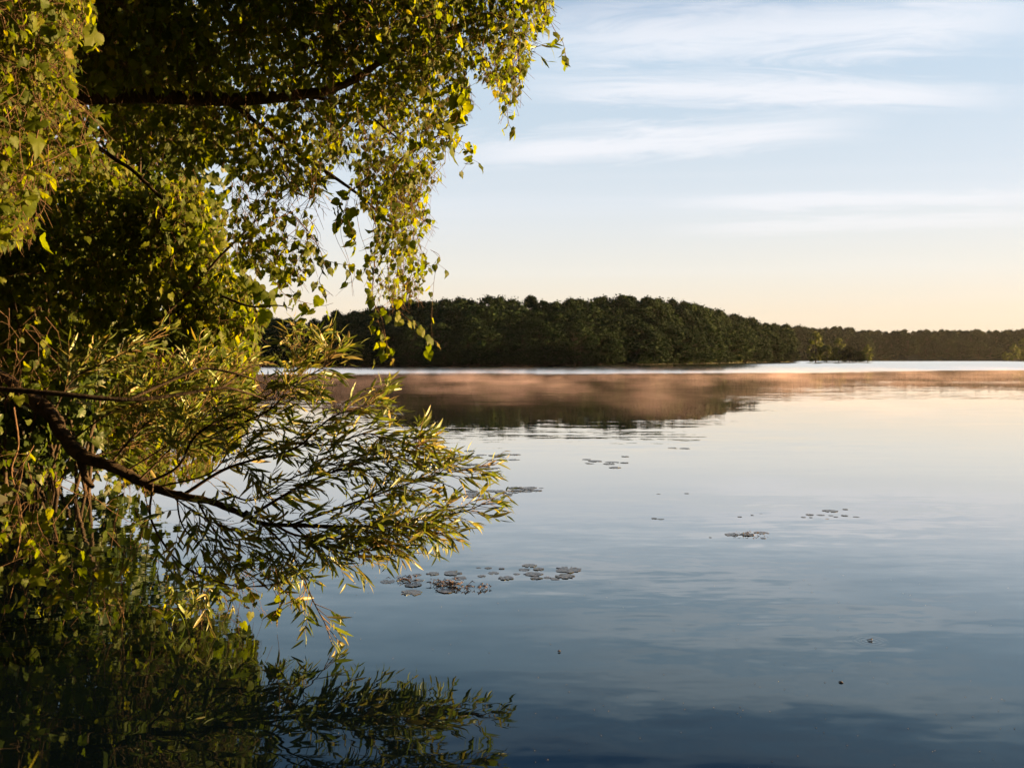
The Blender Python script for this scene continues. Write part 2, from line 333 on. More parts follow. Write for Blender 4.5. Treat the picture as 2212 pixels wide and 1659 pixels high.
# ------------------------------------------------------------------ far trees
def tree_proto(seed, h, w, base, lobes, leaves, size, pointed=0.0, m=M_FAR):
    r = np.random.default_rng(seed); tb = Tubes()
    tp, tr = catmull([(0, 0, -0.4), (r.normal()*.1, r.normal()*.1, h*.35), (r.normal()*.25, r.normal()*.25, h*.85)], [h*.022, h*.016, h*.005], 4)
    tb.add(tp, tr, 6)
    Vs, cen = [], []
    for i in range(lobes):
        t = (i+r.random())/lobes; z = base+(1-base)*t
        prof = math.sin(math.pi*min(1, (0.18+0.82*t)))**0.6*(1-pointed*t)
        a = r.random()*6.283; rad = w*0.5*prof*(0.35+0.65*math.sqrt(r.random()))
        cen.append((rad*math.cos(a), rad*math.sin(a), z*h*0.95)); 
        if i % 2 == 0:
            k = max(1, int(len(tp)*min(.9, z*0.8))); bpts, br = catmull([tp[min(k, len(tp)-1)], (np.array(cen[-1])+tp[min(k, len(tp)-1)])/2+[0, 0, -.2], cen[-1]], [h*.006, h*.004, h*.0015], 2); tb.add(bpts, br, 4)
    for c in cen:
        lr = w*(0.065+0.06*r.random()+.04*r.random()**3); nl = int(leaves/lobes*(0.6+0.8*r.random()))
        dirs = r.normal(size=(nl, 3)); dirs /= np.linalg.norm(dirs, axis=1)[:, None]
        dirs[:, 2] = np.where(dirs[:, 2] < -0.3, -dirs[:, 2], dirs[:, 2])
        pos = np.array(c)+dirs*lr*(0.55+0.5*r.random((nl, 1))+(r.random((nl, 1)) < .22)*r.random((nl, 1))*.9)*[1, 1, 0.85]
        nrm = dirs+r.normal(size=(nl, 3))*0.55; nrm /= np.linalg.norm(nrm, axis=1)[:, None]
        t1 = np.cross(nrm, r.normal(size=(nl, 3))); t1 /= np.linalg.norm(t1, axis=1)[:, None]; t2 = np.cross(nrm, t1)
        s = size*(0.5+0.9*r.random((nl, 1)))
        q = np.stack([pos-t1*s*.5, pos-t2*s*.42+nrm*s*.12, pos+t1*s*.62, pos+t2*s*.42+nrm*s*.12], 1)
        Vs.append(q)
    Q = np.concatenate(Vs).reshape(-1, 3); Fq = np.arange(len(Q)).reshape(-1, 4)
    return tb.mesh('tree_trunk', M_FARBARK), new_mesh('tree_crown', Q, Fq, m)
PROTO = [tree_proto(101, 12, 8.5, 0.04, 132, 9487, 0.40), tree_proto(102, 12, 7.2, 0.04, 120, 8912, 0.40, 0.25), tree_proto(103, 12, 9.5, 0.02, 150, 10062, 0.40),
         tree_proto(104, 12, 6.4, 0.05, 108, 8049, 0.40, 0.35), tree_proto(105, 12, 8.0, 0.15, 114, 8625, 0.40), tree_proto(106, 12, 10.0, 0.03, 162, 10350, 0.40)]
PROTO_Y = [tree_proto(201, 12, 9.0, 0.03, 36, 5200, 0.55, 0, M_FAR_SUNLIT), tree_proto(202, 12, 8.0, 0.02, 34, 5000, 0.55, 0.2, M_FAR_SUNLIT)]
def far_tree(loc, h, pr, label, group, wscale=1.0, name='leafy_tree', cat='tree'):
    o = empty(name, loc, label, cat, group); s = h/12.0
    a = random.random()*6.283; ws = s*wscale*(0.92+0.2*random.random())
    for nm, me in (('trunk', pr[0]), ('crown', pr[1])):
        c = link(nm, me, o); c.rotation_euler = (0, 0, a); c.scale = (ws, ws, s)
    return o
def hill_h(o, hmax): return hmax*(1-math.exp(-max(o, 0)/28.0))+0.3
G1 = 'trees of the wood along the far shore'
def zone(q):
    for lim, t in ((560, 'glimpsed only through the hanging leaves'), (760, 'at the low left end of the wood'), (960, 'behind the dangling vine tip'), (1200, 'on the left half of the high ridge'), (1450, 'on the right half of the high ridge'), (1600, 'where the ridge steps down'), (9999, 'near the wooded point')):
        if q < lim: return t
def dzone(q):
    for lim, t in ((1760, 'behind the wooded point'), (1900, 'behind the islet'), (2060, 'along the open stretch right of the islet'), (9999, 'beside the right hand spit')):
        if q < lim: return t
rows = [(-0.6, 0.52, 0.66, 44), (6, 0.68, 0.80, 44), (12, 0.80, 0.90, 44), (20, 0.89, 0.96, 46), (30, 0.955, 1.0, 27)]
for ri, (o, f0, f1, step) in enumerate(rows):
    px = -330 if ri in (1, 3) else (300 if ri != 4 else -100)
    while px < 1705:
        q = px+random.uniform(-.3, .3)*step; d = shore_d(q)+o+random.uniform(-1.5, 2.5)
        x = (q-CX)/F*d; gz = hill_h(o, 5.5) - 0.1
        top = CAMH+(HZ-np.interp(q, TOP[:, 0], TOP[:, 1]))/F*d
        h = max(5.0, (top*random.uniform(f0, f1))-gz)
        if ri >= 3: h *= random.uniform(.93, 1.05)
        zt = zone(q); lab = ('dark waterline tree of the far wood, ', 'dark tree inside the far wood, ', 'dark skyline tree of the far wood, ')[0 if ri == 0 else (1 if ri < 3 else 2)]+zt
        far_tree((x, d, gz), h, PROTO[random.choice((0, 2, 5) if ri == 0 else range(6))], lab, ('waterline trees ', 'inner trees ', 'skyline trees ')[0 if ri == 0 else (1 if ri < 3 else 2)]+zt, random.uniform(1.3, 1.75) if ri < 3 else (random.uniform(1.0, 1.5) if ri == 3 else random.uniform(.85, 1.35)))
        px += step*(1 if px > 450 else 2.2)*random.uniform(.8, 1.2)*(210/shore_d(px))
px = 420
while px < 1470:                                         # scrub hanging into the water along the foot of the wood
    d = shore_d(px)+random.uniform(-2.0, .5)
    far_tree(((px-CX)/F*d, d, .1), random.uniform(1.6, 3.8), PROTO[random.choice((2, 5))], 'low waterline scrub of the far wood, '+zone(px), 'scrub '+zone(px), 1.8, 'shore_bush', 'bush'); px += random.uniform(16, 34)
# trees of the sunlit point and the island
def at_base(px, d, h, pr, label, ws=1.0, name='leafy_tree', group=None, z=0.25, cat='tree'):
    return far_tree(((px-CX)/F*d, d, z), h, pr, label, group, ws, name, cat)
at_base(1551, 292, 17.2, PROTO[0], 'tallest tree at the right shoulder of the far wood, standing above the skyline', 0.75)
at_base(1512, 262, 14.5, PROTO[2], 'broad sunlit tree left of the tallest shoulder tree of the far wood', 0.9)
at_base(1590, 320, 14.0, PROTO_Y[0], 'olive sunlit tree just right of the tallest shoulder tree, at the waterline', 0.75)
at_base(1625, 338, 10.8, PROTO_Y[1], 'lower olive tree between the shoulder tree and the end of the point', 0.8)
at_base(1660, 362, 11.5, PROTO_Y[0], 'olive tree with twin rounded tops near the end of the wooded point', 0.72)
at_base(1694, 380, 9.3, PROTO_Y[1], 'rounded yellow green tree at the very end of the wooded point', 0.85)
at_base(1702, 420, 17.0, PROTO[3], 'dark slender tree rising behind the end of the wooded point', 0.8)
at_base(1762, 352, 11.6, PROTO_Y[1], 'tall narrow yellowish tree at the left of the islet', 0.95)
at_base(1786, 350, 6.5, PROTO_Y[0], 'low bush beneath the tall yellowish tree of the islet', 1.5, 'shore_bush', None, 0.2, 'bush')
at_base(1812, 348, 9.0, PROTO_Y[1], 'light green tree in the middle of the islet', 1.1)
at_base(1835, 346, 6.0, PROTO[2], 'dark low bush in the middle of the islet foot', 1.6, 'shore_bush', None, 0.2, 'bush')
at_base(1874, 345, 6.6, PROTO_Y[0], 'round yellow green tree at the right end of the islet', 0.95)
at_base(1858, 344, 4.2, PROTO[2], 'dark bush beneath the round tree of the islet', 1.5, 'shore_bush', None, 0.2, 'bush')
for px in range(1470, 1722, 15):
    at_base(px+random.uniform(-4, 4), shore_d(px)+random.uniform(-2.5, 1.0), random.uniform(3.0, 5.2), random.choice((PROTO[2], PROTO[5], PROTO_Y[0])), 'low bush overhanging the water along the foot of the wooded point', 1.5, 'shore_bush', 'bushes along the wooded point', .05, 'bush')
for px, h, dd in ((2172, 5.0, 505), (2190, 9.5, 512), (2212, 13.0, 520), (2238, 15.5, 530)):
    at_base(px, dd, h, PROTO_Y[0] if h < 10 else PROTO_Y[1], {2172: 'low green bush at the tip of the spit by the right edge', 2190: 'green tree second from the tip of the right hand spit', 2212: 'green tree third from the tip of the right hand spit', 2238: 'tall green tree furthest along the right hand spit'}[px], 0.95, 'leafy_tree' if h > 6 else 'shore_bush', None, 0.2, 'tree' if h > 6 else 'bush')
for cx_, dd, ln, wd, nm in ((1822, 352, 24, 7, 'islet_ground'), (2240, 525, 34, 18, 'spit_ground'), (1640, 352, 22, 26, 'point_ground')):
    a = np.linspace(0, 6.283, 25)[:-1]; c = P(cx_, HZ, dd); V = [(c[0], dd, 0.16)]
    for rr_, hh in ((0.6, 0.14), (1.0, 0.05), (1.12, -0.9)): V += [(c[0]+ln/2*rr_*math.cos(t)*(1+.1*math.sin(3*t)), dd+wd/2*rr_*math.sin(t), hh) for t in a]
    fc = [(0, 1+i, 1+(i+1) % 24) for i in range(24)]+[(1+k*24+i, 1+(k+1)*24+i, 1+(k+1)*24+(i+1) % 24, 1+k*24+(i+1) % 24) for k in (0, 1) for i in range(24)]
    tag(link(nm, new_mesh(nm, V, fc, M_SOIL, True)), kind='structure')
for ri, (o, f0, f1, step) in enumerate([(3, .50, .80, 30), (16, .74, .97, 28), (34, .92, 1.02, 15)]):
    px = 1610
    while px < 2290:
        q = px+random.uniform(-.3, .3)*step; d = fshore_d(q)+o; gz = hill_h(o, 9.0)-0.1
        top = CAMH+(HZ-np.interp(q, FTOP[:, 0], FTOP[:, 1]))/F*d
        far_tree(((q-CX)/F*d, d, gz), max(7, top*random.uniform(f0, f1)-gz), random.choice(PROTO), ('hazy front tree of the distant shore, ', 'hazy middle tree of the distant shore, ', 'hazy skyline tree of the distant shore, ')[ri]+dzone(q), ('front', 'middle', 'skyline')[ri]+' trees of the distant shore '+dzone(q), random.uniform(1.0, 1.6) if ri < 2 else random.uniform(.8, 1.3))
        px += step*random.uniform(.8, 1.2)

for i, (x, y, h) in enumerate([(-13, 3, 13), (-16, 12, 14), (-19, 22, 13), (-24, 33, 15), (-9, -6, 13), (-3, -9, 14), (4, -8, 12), (10, -11, 14), (17, -9, 13), (-8, -16, 16), (2, -18, 16), (13, -20, 16), (-30, 45, 15), (-21, 0, 16), (-28, 18, 17)]):  # assumed wood around the viewpoint, added to darken the foliage shade
    far_tree((x, y, bank_height(x, y)-.1), h, PROTO[i % 6], 'assumed tree of the near bank, added to cut the sky light', 'trees added on the near bank', 1.25, 'leafy_tree')
HIGH = [tree_proto(301, 12, 10.0, 0.47, 60, 7000, 0.42), tree_proto(302, 12, 9.0, 0.5, 54, 6500, 0.42)]  # unseen overhead crowns, added to block sky light on the foliage
for i, (x, y, h) in enumerate([(-3.2, -2.6, 13), (3.8, -3.2, 14), (-9.0, 1.5, 14), (-6.6, 5.2, 15), (-10.5, 9.0, 15), (9.5, -4.5, 14)]):
    far_tree((x, y, bank_height(x, y)-.1), h, HIGH[i % 2], 'unseen high crowned tree added above the viewpoint to block sky light', 'high crowned trees added above the viewpoint', 1.1, 'leafy_tree')
for i in range(22):                                      # unseen wooded spit, added to keep the low sun off the far wood
    x, y = 138+17*(i % 8)+random.uniform(-4, 4), 182+17*(i//8)+random.uniform(-4, 4)+.12*17*(i % 8)
    far_tree((x, y, .2), random.uniform(15, 19), PROTO[i % 6], 'unseen tall tree added right of the view to shade the far wood', 'trees added to shade the far wood', 1.5)
a_ = np.linspace(0, 6.283, 33)[:-1]; V = [(200, 206, .3)]+[(200+rr_*78*math.cos(t)*(1+.06*math.sin(4*t)), 206+rr_*32*math.sin(t)+.12*rr_*78*math.cos(t), hh) for rr_, hh in ((.6, .25), (1.0, .08), (1.1, -.9)) for t in a_]
fc = [(0, 1+i, 1+(i+1) % 32) for i in range(32)]+[(1+k*32+i, 1+(k+1)*32+i, 1+(k+1)*32+(i+1) % 32, 1+k*32+(i+1) % 32) for k in (0, 1) for i in range(32)]
tag(link('shade_spit_ground', new_mesh('shade_spit_ground', V, fc, M_SOIL, True)), kind='structure')  # ground added under the unseen shade trees
# ------------------------------------------------------------------ near foliage
def grape_template():
    half = [(0.0, 0.0), (.10, -.10), (.24, -.15), (.37, -.09), (.47, .03), (.47, .12), (.53, .22), (.47, .29), (.50, .38), (.40, .46), (.41, .55), (.29, .64), (.27, .74), (.15, .86), (.0, 1.08)]
    outl = half+[(-x, y) for x, y in half[-2:0:-1]]
    V = [(0, .34, 0.0)]+[(x, y, -0.20*abs(x)+0.05*math.sin(9*y+4*x)-0.22*max(0, y-.3)**2) for x, y in outl]; n = len(outl)
    return np.array(V, float)*[1, 1, 1], np.array([(0, 1+i, 1+(i+1) % n) for i in range(n)])
def willow_template(bend):
    ys_ = [0, .10, .28, .5, .72, .9, 1.0]; w = [.008, .045, .075, .08, .055, .025, .002]
    V = []
    for y, ww in zip(ys_, w):
        zc = -bend*y*y; V += [(-ww, y, zc+ww*.35), (0, y, zc), (ww, y, zc+ww*.35)]
    Fq = []
    for i in range(len(ys_)-1):
        for k in (0, 1): Fq.append((i*3+k, i*3+k+1, i*3+3+k+1, i*3+3+k))
    return np.array(V), np.array(Fq)
GV, GF = grape_template(); WT = [willow_template(b) for b in (.05, .16, .28)]
GRAPE_ME = []
for sxx, curl in ((1, 0), (.86, .1), (1.06, -.06), (.94, .2), (.7, .45), (.62, -.2), (.9, .6)):
    v_ = GV.copy(); v_[:, 0] *= sxx; v_[:, 2] -= curl*v_[:, 1]**2; GRAPE_ME.append((v_, GF, new_mesh('grape_leaf', v_, GF, M_GRAPE, False)))
WILLOW_ME = [(v_, f_, new_mesh('willow_leaf', v_, f_, M_WILLOW, True)) for v_, f_ in WT]
SHRUB_ME = [(v_*[.8, 1, 1], f_, new_mesh('shrub_leaf', v_*[.8, 1, 1], f_, M_SHRUB, False)) for v_, f_, _ in GRAPE_ME[:2]]

def frame_mats(tip, nrm):
    Y = tip/np.linalg.norm(tip, axis=1)[:, None]; X = np.cross(Y, nrm); X /= np.linalg.norm(X, axis=1)[:, None]+1e-9; Z = np.cross(X, Y)
    return np.stack([X, Y, Z], 2)                       # columns
class Leaves:
    """all leaves of one plant: positions, frames, sizes, template index"""
    def __init__(s, protos): s.protos = protos; s.pos = []; s.R = []; s.L = []; s.t = []
    def add(s, pos, tip, nrm, L):
        pos = np.atleast_2d(pos); s.pos.append(pos); s.R.append(frame_mats(np.atleast_2d(tip), np.atleast_2d(nrm))); s.L.append(np.broadcast_to(L, (len(pos),)).astype(float)); s.t.append(rng.integers(0, len(s.protos), len(pos)))
    def done(s):
        s.pos = np.concatenate(s.pos); s.R = np.concatenate(s.R); s.L = np.concatenate(s.L); s.t = np.concatenate(s.t); s.vis = np.zeros(len(s.pos)); return s
PLANTS = []                                              # (root, Leaves, leaf object name, limit, material)
def register(root, lv, limit, m): PLANTS.append((root, lv.done(), limit, m))

def inside(poly, x, y):
    c = False; n = len(poly)
    for i in range(n):
        x1, y1 = poly[i]; x2, y2 = poly[(i+1) % n]
        if (y1 > y) != (y2 > y) and x < (x2-x1)*(y-y1)/(y2-y1+1e-12)+x1: c = not c
    return c
def to_px(p): return (CX+p[0]/p[1]*F, HZ-(p[2]-CAMH)/p[1]*F)
LIGHT = SUNV*0.75+np.array([0.0, -0.45, 0.25])
def leaf_dirs(n, down=1.0, spread=0.55, bias=0.75):
    tip = rng.normal(size=(n, 3))*spread+[0, 0, -down]
    nrm = LIGHT*bias+rng.normal(size=(n, 3))*0.6
    return tip, nrm
LIMB_X, LIMB_Y = [190, 300, 420, 520, 620, 700, 770, 830], [212, 207, 213, 215, 208, 197, 170, 128]
def strand(tb, lv, poly, start, length, d_drift, leaf, spacing, clump, r0=0.0024, side=0.085, seed=0, gate=True, porous=0.0):
    """one hanging shoot: a thin stem falling from START, leaves on short stalks"""
    p = np.array(start, float); step = 0.06; n = max(3, int(length/step)); pts = [p.copy()]
    v = np.array([rng.normal()*.6, rng.normal()*.3, -.8]); acc = rng.random()*spacing; outside = 0
    for i in range(n):
        v += np.array([rng.normal()*.42+d_drift, rng.normal()*.30, rng.normal()*.16-.085]); v /= np.linalg.norm(v)
        p = p+v*step; pts.append(p.copy()); acc += step
        if gate:
            q = to_px(p)
            if not inside(poly, *q): outside += 1
            if outside > 1: break
        while acc > spacing:
            acc -= spacing*.72*(0.6+0.8*rng.random())
            thr = clump+porous*min(1, max(0, (to_px(p)[1]-170)/130))
            if mnoise.noise(Vector(p*1.7)+Vector((seed, 0, 0))) + 0.45*mnoise.noise(Vector(p*4.5)) < thr: continue
            off = rng.normal(size=3)*side; off[2] -= 0.01
            q = p+off
            qx, qy = to_px(q)
            if gate and not inside(poly, qx, qy): continue
            if q[1] < 7.25 and 190 < qx < 830 and -12 < qy-np.interp(qx, LIMB_X, LIMB_Y) < 20: continue      # the bark of the high limb stays bare on this side
            L = rng.uniform(*leaf)*(0.45+0.58*rng.random()); tip, nrm = leaf_dirs(1)
            lv.add(q, tip, nrm, L)
            tb.add(np.array([p, p+off*.5+[0, 0, .012], q]), 0.001, 3)
    pts = np.array(pts)
    if len(pts) > 3: tb.add(pts[::2], np.linspace(r0, r0*.45, len(pts[::2])), 4)
def sample_poly(poly, top_bias=0.0):
    xs_ = [a[0] for a in poly]; ys_ = [a[1] for a in poly]
    while True:
        x = rng.uniform(min(xs_), max(xs_)); t = rng.random()**(1+top_bias); y = min(ys_)+t*(max(ys_)-min(ys_))
        if inside(poly, x, y): return x, y
G_VINE = 'wild grape vines hung over the willow'
def vine(label, regions, extra=(), porous=0.0):
    """regions: (polygon, depth0, depth1, strands, length m, leaf size range, spacing, clump threshold, drift)"""
    poly0, d0, d1 = regions[0][:3]; c = np.mean(np.array(poly0, float), 0); loc = P(c[0], min(p[1] for p in poly0), (d0+d1)/2)
    root = empty('grape_vine', loc, label, 'vine', G_VINE); tb = Tubes(); lv = Leaves(GRAPE_ME)
    for poly, d0, d1, n, ln, leaf, spacing, clump, drift in regions:
        seed = rng.random()*50
        for k in range(n):
            x, y = sample_poly(poly, 0.5); d = rng.uniform(d0, d1)
            strand(tb, lv, poly, P(x, y, d), rng.uniform(*ln), drift, leaf, spacing, clump, seed=seed, porous=porous)
    for pts, d, leaf, spacing, r0 in extra:              # single drawn-out shoots
        w = np.array([P(x, y, d+rng.normal()*.03) for x, y in pts]); cp, cr = catmull(w, np.linspace(r0, r0*.4, len(w)), 6); tb.add(cp, cr, 5)
        if leaf is None: continue
        seg = np.linalg.norm(np.diff(cp, axis=0), axis=1); s = np.concatenate([[0], np.cumsum(seg)]); t = 0.02
        while t < s[-1]:
            p = np.array([np.interp(t, s, cp[:, k]) for k in range(3)]); off = rng.normal(size=3)*0.03; off[2] -= .015
            tip, nrm = leaf_dirs(1); lv.add(p+off, tip, nrm, rng.uniform(*leaf)); tb.add(np.array([p, p+off]), .0013, 3); t += spacing*(.5+rng.random())
    st = link('stem', tb.mesh('vine_stem', M_TWIG, True, loc), root)
    register(root, lv, 240, M_GRAPE); return root

# --- the willow: trunk out on the bank, high limb, low limb reaching over the water
wroot_loc = np.array([-6.4, 7.0, 0.35])
willow = empty('willow_tree', wroot_loc, 'leaning willow with dark limbs and narrow leaves reaching out over the lake', 'tree')
def wpart(name, items, mat_, sides=8, rough=0.05, sub=6):
    tb = Tubes()
    for pts, rad in items:
        cp, cr = catmull(pts, rad, sub); tb.add(cp, cr, sides, rough)
    return link(name, tb.mesh('willow_'+name, mat_, True, wroot_loc), willow)
wpart('trunk', [([(-6.7, 6.9, -.3), (-6.45, 7.0, .5), (-6.1, 7.1, 1.6), (-5.7, 7.2, 2.7), (-5.5, 7.3, 3.9), (-5.3, 7.4, 5.2), (-4.9, 7.4, 6.6)], [.42, .33, .29, .26, .2, .14, .06])], M_BARK, 14, .04)
def pl(seq): return [P(*s) for s in seq]
upper = pl([(-420, 300, 7.3), (-180, 255, 7.25), (60, 222, 7.2), (180, 210, 7.15), (300, 207, 7.1), (420, 213, 7.0), (520, 215, 7.0), (620, 208, 6.95)])
wpart('limb', [(upper, [.13, .10, .08, .07, .062, .058, .052, .045])], M_BARK)
low = pl([(q[0]+float(rng.normal()*5), q[1]+float(rng.normal()*5), q[2]+float(rng.normal()*.03)) for q in [(-330, 560, 6.6), (-150, 720, 6.3), (-30, 800, 6.05), (60, 848, 5.95), (105, 890, 5.85), (140, 945, 5.8), (185, 985, 5.75), (250, 1018, 5.7), (330, 1045, 5.6), (400, 1066, 5.55), (470, 1087, 5.5), (530, 1106, 5.45)]])
wpart('limb', [(low, [.09, .075, .06, .053, .05, .047, .042, .034, .028, .024, .02, .017])], M_BARK, 10, .12)
BR = {  # boughs: points (px, py, distance), start radius, end radius
 'a': ([(620, 208, 6.95), (700, 197, 6.95), (770, 170, 6.95), (820, 135, 6.9), (900, 95, 6.85), (990, 58, 6.8), (1080, 28, 6.75), (1170, -15, 6.7)], .042, .010),
 'b': ([(640, 205, 6.95), (700, 215, 7.0), (780, 240, 7.0), (860, 300, 7.0)], .02, .006),
 'c': ([(470, 212, 7.0), (515, 235, 7.0), (560, 270, 7.05), (640, 330, 7.05), (700, 368, 7.0), (760, 410, 6.95), (800, 442, 6.95), (850, 500, 6.9)], .026, .006),
 'd': ([(640, 150, 7.2), (690, 135, 7.15), (760, 112, 7.1), (830, 100, 7.0)], .017, .008),
 'e': ([(840, 362, 6.9), (890, 330, 6.9), (950, 292, 6.85), (1010, 270, 6.8)], .012, .004),
 'f': ([(150, 40, 7.4), (260, 25, 7.4), (400, -10, 7.4)], .02, .012),
 'g': ([(-150, 200, 7.4), (20, 235, 7.4), (150, 280, 7.4), (250, 345, 7.3), (290, 372, 7.3), (350, 430, 7.2)], .026, .012),
 'h': ([(330, 700, 8.4), (410, 630, 8.3), (470, 560, 8.2), (530, 500, 8.0), (570, 460, 7.9), (620, 420, 7.8)], .016, .005),
 'i': ([(480, 640, 7.9), (540, 662, 7.8), (600, 660, 7.8), (632, 668, 7.8)], .012, .003),
 # the low thin bough and its fork
 'j': ([(-120, 836, 4.6), (0, 841, 4.6), (120, 850, 4.6), (230, 861, 4.62), (310, 862, 4.65), (400, 850, 4.7), (480, 838, 4.75), (530, 848, 4.8), (570, 862, 4.85)], .017, .005),
 'k': ([(285, 860, 4.64), (350, 830, 4.7), (420, 801, 4.75), (450, 796, 4.78), (520, 810, 4.8), (575, 830, 4.85)], .010, .004),
 'l': ([(478, 838, 4.75), (510, 815, 4.8), (545, 792, 4.85), (590, 783, 4.9)], .007, .003),
 'm': ([(178, 975, 5.75), (178, 1005, 5.7), (186, 1035, 5.68), (200, 1052, 5.65)], .034, .016),
}
for k, (pts, r0, r1) in BR.items():
    wpart('branch', [(pl(pts), np.linspace(r0, r1, len(pts)))], M_BARK, 7, .06)
# leafy boughs of the low limb
WB = [([(530, 1106, 5.45), (600, 1122, 5.42), (680, 1134, 5.4), (760, 1136, 5.4), (850, 1122, 5.45), (930, 1108, 5.5), (1010, 1100, 5.55), (1092, 1084, 5.6)], .022, 26),
 ([(400, 1066, 5.55), (470, 1030, 5.5), (550, 1003, 5.45), (640, 958, 5.4), (720, 905, 5.4), (790, 878, 5.4), (822, 868, 5.42)], .014, 24),
 ([(320, 1043, 5.6), (390, 992, 5.55), (470, 935, 5.5), (550, 868, 5.5), (620, 800, 5.5), (646, 752, 5.5), (652, 716, 5.5)], .013, 24),
 ([(550, 1108, 5.45), (660, 1055, 5.35), (780, 1012, 5.3), (880, 978, 5.3), (950, 948, 5.3)], .012, 22),
 ([(640, 1130, 5.4), (760, 1078, 5.4), (880, 1052, 5.45), (980, 1030, 5.5), (1046, 1012, 5.5)], .011, 22),
 ([(560, 1110, 5.4), (660, 1150, 5.35), (760, 1172, 5.3), (860, 1160, 5.3), (970, 1150, 5.3)], .012, 18),
 ([(500, 1095, 5.45), (580, 1150, 5.3), (640, 1215, 5.15), (680, 1280, 5.0), (706, 1340, 4.95)], .010, 9),
 ([(620, 1125, 5.4), (690, 1165, 5.25), (770, 1185, 5.2), (840, 1190, 5.2), (890, 1186, 5.2)], .010, 12),
 ([(330, 1046, 5.6), (350, 1130, 5.4), (400, 1205, 5.25), (480, 1250, 5.15), (590, 1262, 5.1), (636, 1262, 5.1)], .010, 8),
 ([(470, 935, 5.5), (560, 880, 5.5), (640, 832, 5.5), (700, 790, 5.5), (735, 758, 5.5)], .010, 20),
 ([(640, 958, 5.4), (720, 960, 5.4), (800, 930, 5.4), (860, 940, 5.4), (900, 965, 5.4)], .009, 16),
 ([(300, 1038, 5.62), (380, 950, 5.7), (450, 860, 5.8), (520, 790, 5.85)], .010, 18),
 ([(420, 1070, 5.5), (470, 1140, 5.35), (540, 1190, 5.3), (600, 1200, 5.3)], .009, 9),
 ([(230, 1010, 5.7), (300, 930, 5.8), (370, 850, 5.9), (420, 770, 6.0)], .010, 16),
 ([(480, 1060, 5.5), (560, 1050, 5.45), (650, 1025, 5.4), (740, 1010, 5.4), (820, 990, 5.4)], .009, 18),
 ([(700, 1135, 5.4), (790, 1150, 5.35), (870, 1140, 5.35), (950, 1130, 5.4)], .008, 16),
 ([(110, 900, 5.85), (180, 830, 6.0), (260, 770, 6.1), (330, 720, 6.2)], .010, 16),
 ([(380, 1062, 5.55), (420, 1150, 5.3), (470, 1230, 5.15), (500, 1290, 5.0)], .008, 6),
 ([(150, 955, 5.8), (215, 905, 5.75), (300, 868, 5.7), (380, 850, 5.7)], .008, 12),
 ([(265, 1022, 5.7), (340, 965, 5.6), (430, 905, 5.55), (500, 880, 5.5)], .008, 13),
 ([(350, 1050, 5.58), (430, 1000, 5.5), (520, 955, 5.45), (600, 925, 5.4), (660, 905, 5.4)], .008, 14),
 ([(200, 985, 5.75), (260, 950, 5.9), (340, 920, 6.0), (400, 930, 6.0)], .007, 12),
 ([(350, 1052, 5.55), (400, 1100, 5.4), (470, 1130, 5.35), (540, 1150, 5.3)], .007, 9),
 ([(820, 135, 6.9), (930, 110, 6.8), (1060, 100, 6.7), (1150, 115, 6.65)], .008, 8),
 ([(560, 270, 7.05), (600, 320, 7.0), (640, 380, 7.0), (680, 398, 7.0)], .006, 10)]
wl = Leaves(WILLOW_ME); shoots = Tubes()
def spray(p0, dirv, length, droop, r0, leaf):
    n = max(5, int(length/0.035)); p = np.array(p0, float); d = np.array(dirv, float); d /= np.linalg.norm(d); pts = [p.copy()]; side = 1
    for i in range(n):
        d = d+[0, 0, -droop]+rng.normal(size=3)*.09; d /= np.linalg.norm(d); p = p+d*0.035; pts.append(p.copy())
        if i > 1:
            for rep in range(1 if rng.random() < .75 else 2):
                side = -side; up = np.array([0, 0, 1.0]); s = np.cross(d, up); s /= np.linalg.norm(s)+1e-9; s2 = np.cross(s, d)
                ang = math.radians(rng.uniform(22, 55)); lat = s*side+s2*rng.normal()*.7; lat /= np.linalg.norm(lat)
                tip = d*math.cos(ang)+lat*math.sin(ang)+[0, 0, -.18*rng.random()]
                nrm = s2*.55+rng.normal(size=3)*.75+LIGHT*.35
                L = leaf*(0.6+0.55*rng.random())*(0.7 if i > n-3 else 1)
                wl.add(p, tip, nrm, L)
    pts = np.array(pts); shoots.add(pts[::2] if len(pts) > 6 else pts, np.linspace(r0, .0012, len(pts[::2] if len(pts) > 6 else pts)), 4)
for pts, r0, ns in WB:
    pts = [(q[0] if q[0] < 700 or q[2] > 6 else 700+(q[0]-700)*.935, q[1], q[2]) for q in pts]
    w = pl(pts); w[1:] += rng.normal(size=(len(w)-1, 3))*[.035, .06, .03]; cp, cr = catmull(w, np.linspace(r0*.8, .002, len(w)), 8); boughs = Tubes(); boughs.add(cp, cr, 6, .04); link('bough', boughs.mesh('willow_bough', M_BARK, True, wroot_loc), willow)
    n = len(cp); ns = int(ns*2.55)
    for k in range(ns):
        t = 0.18+0.82*((k+rng.random())/ns); i = min(n-2, int(t*(n-1))); d = cp[i+1]-cp[i]; d /= np.linalg.norm(d)
        perp = np.cross(d, rng.normal(size=3)); perp /= np.linalg.norm(perp)
        ln = rng.uniform(.12, .44)*(1.15-.6*t)
        spray(cp[i], d*0.9+perp*0.62+[0.05, 0, .06], ln, rng.uniform(-.01, .07), .0024, .128)
    spray(cp[-2], cp[-1]-cp[-3], .14, .0, .002, .12)
so = link('shoots', shoots.mesh('willow_shoots', M_SHOOT, True, wroot_loc), willow); so['kind'] = 'stuff'
register(willow, wl, 300, M_WILLOW)

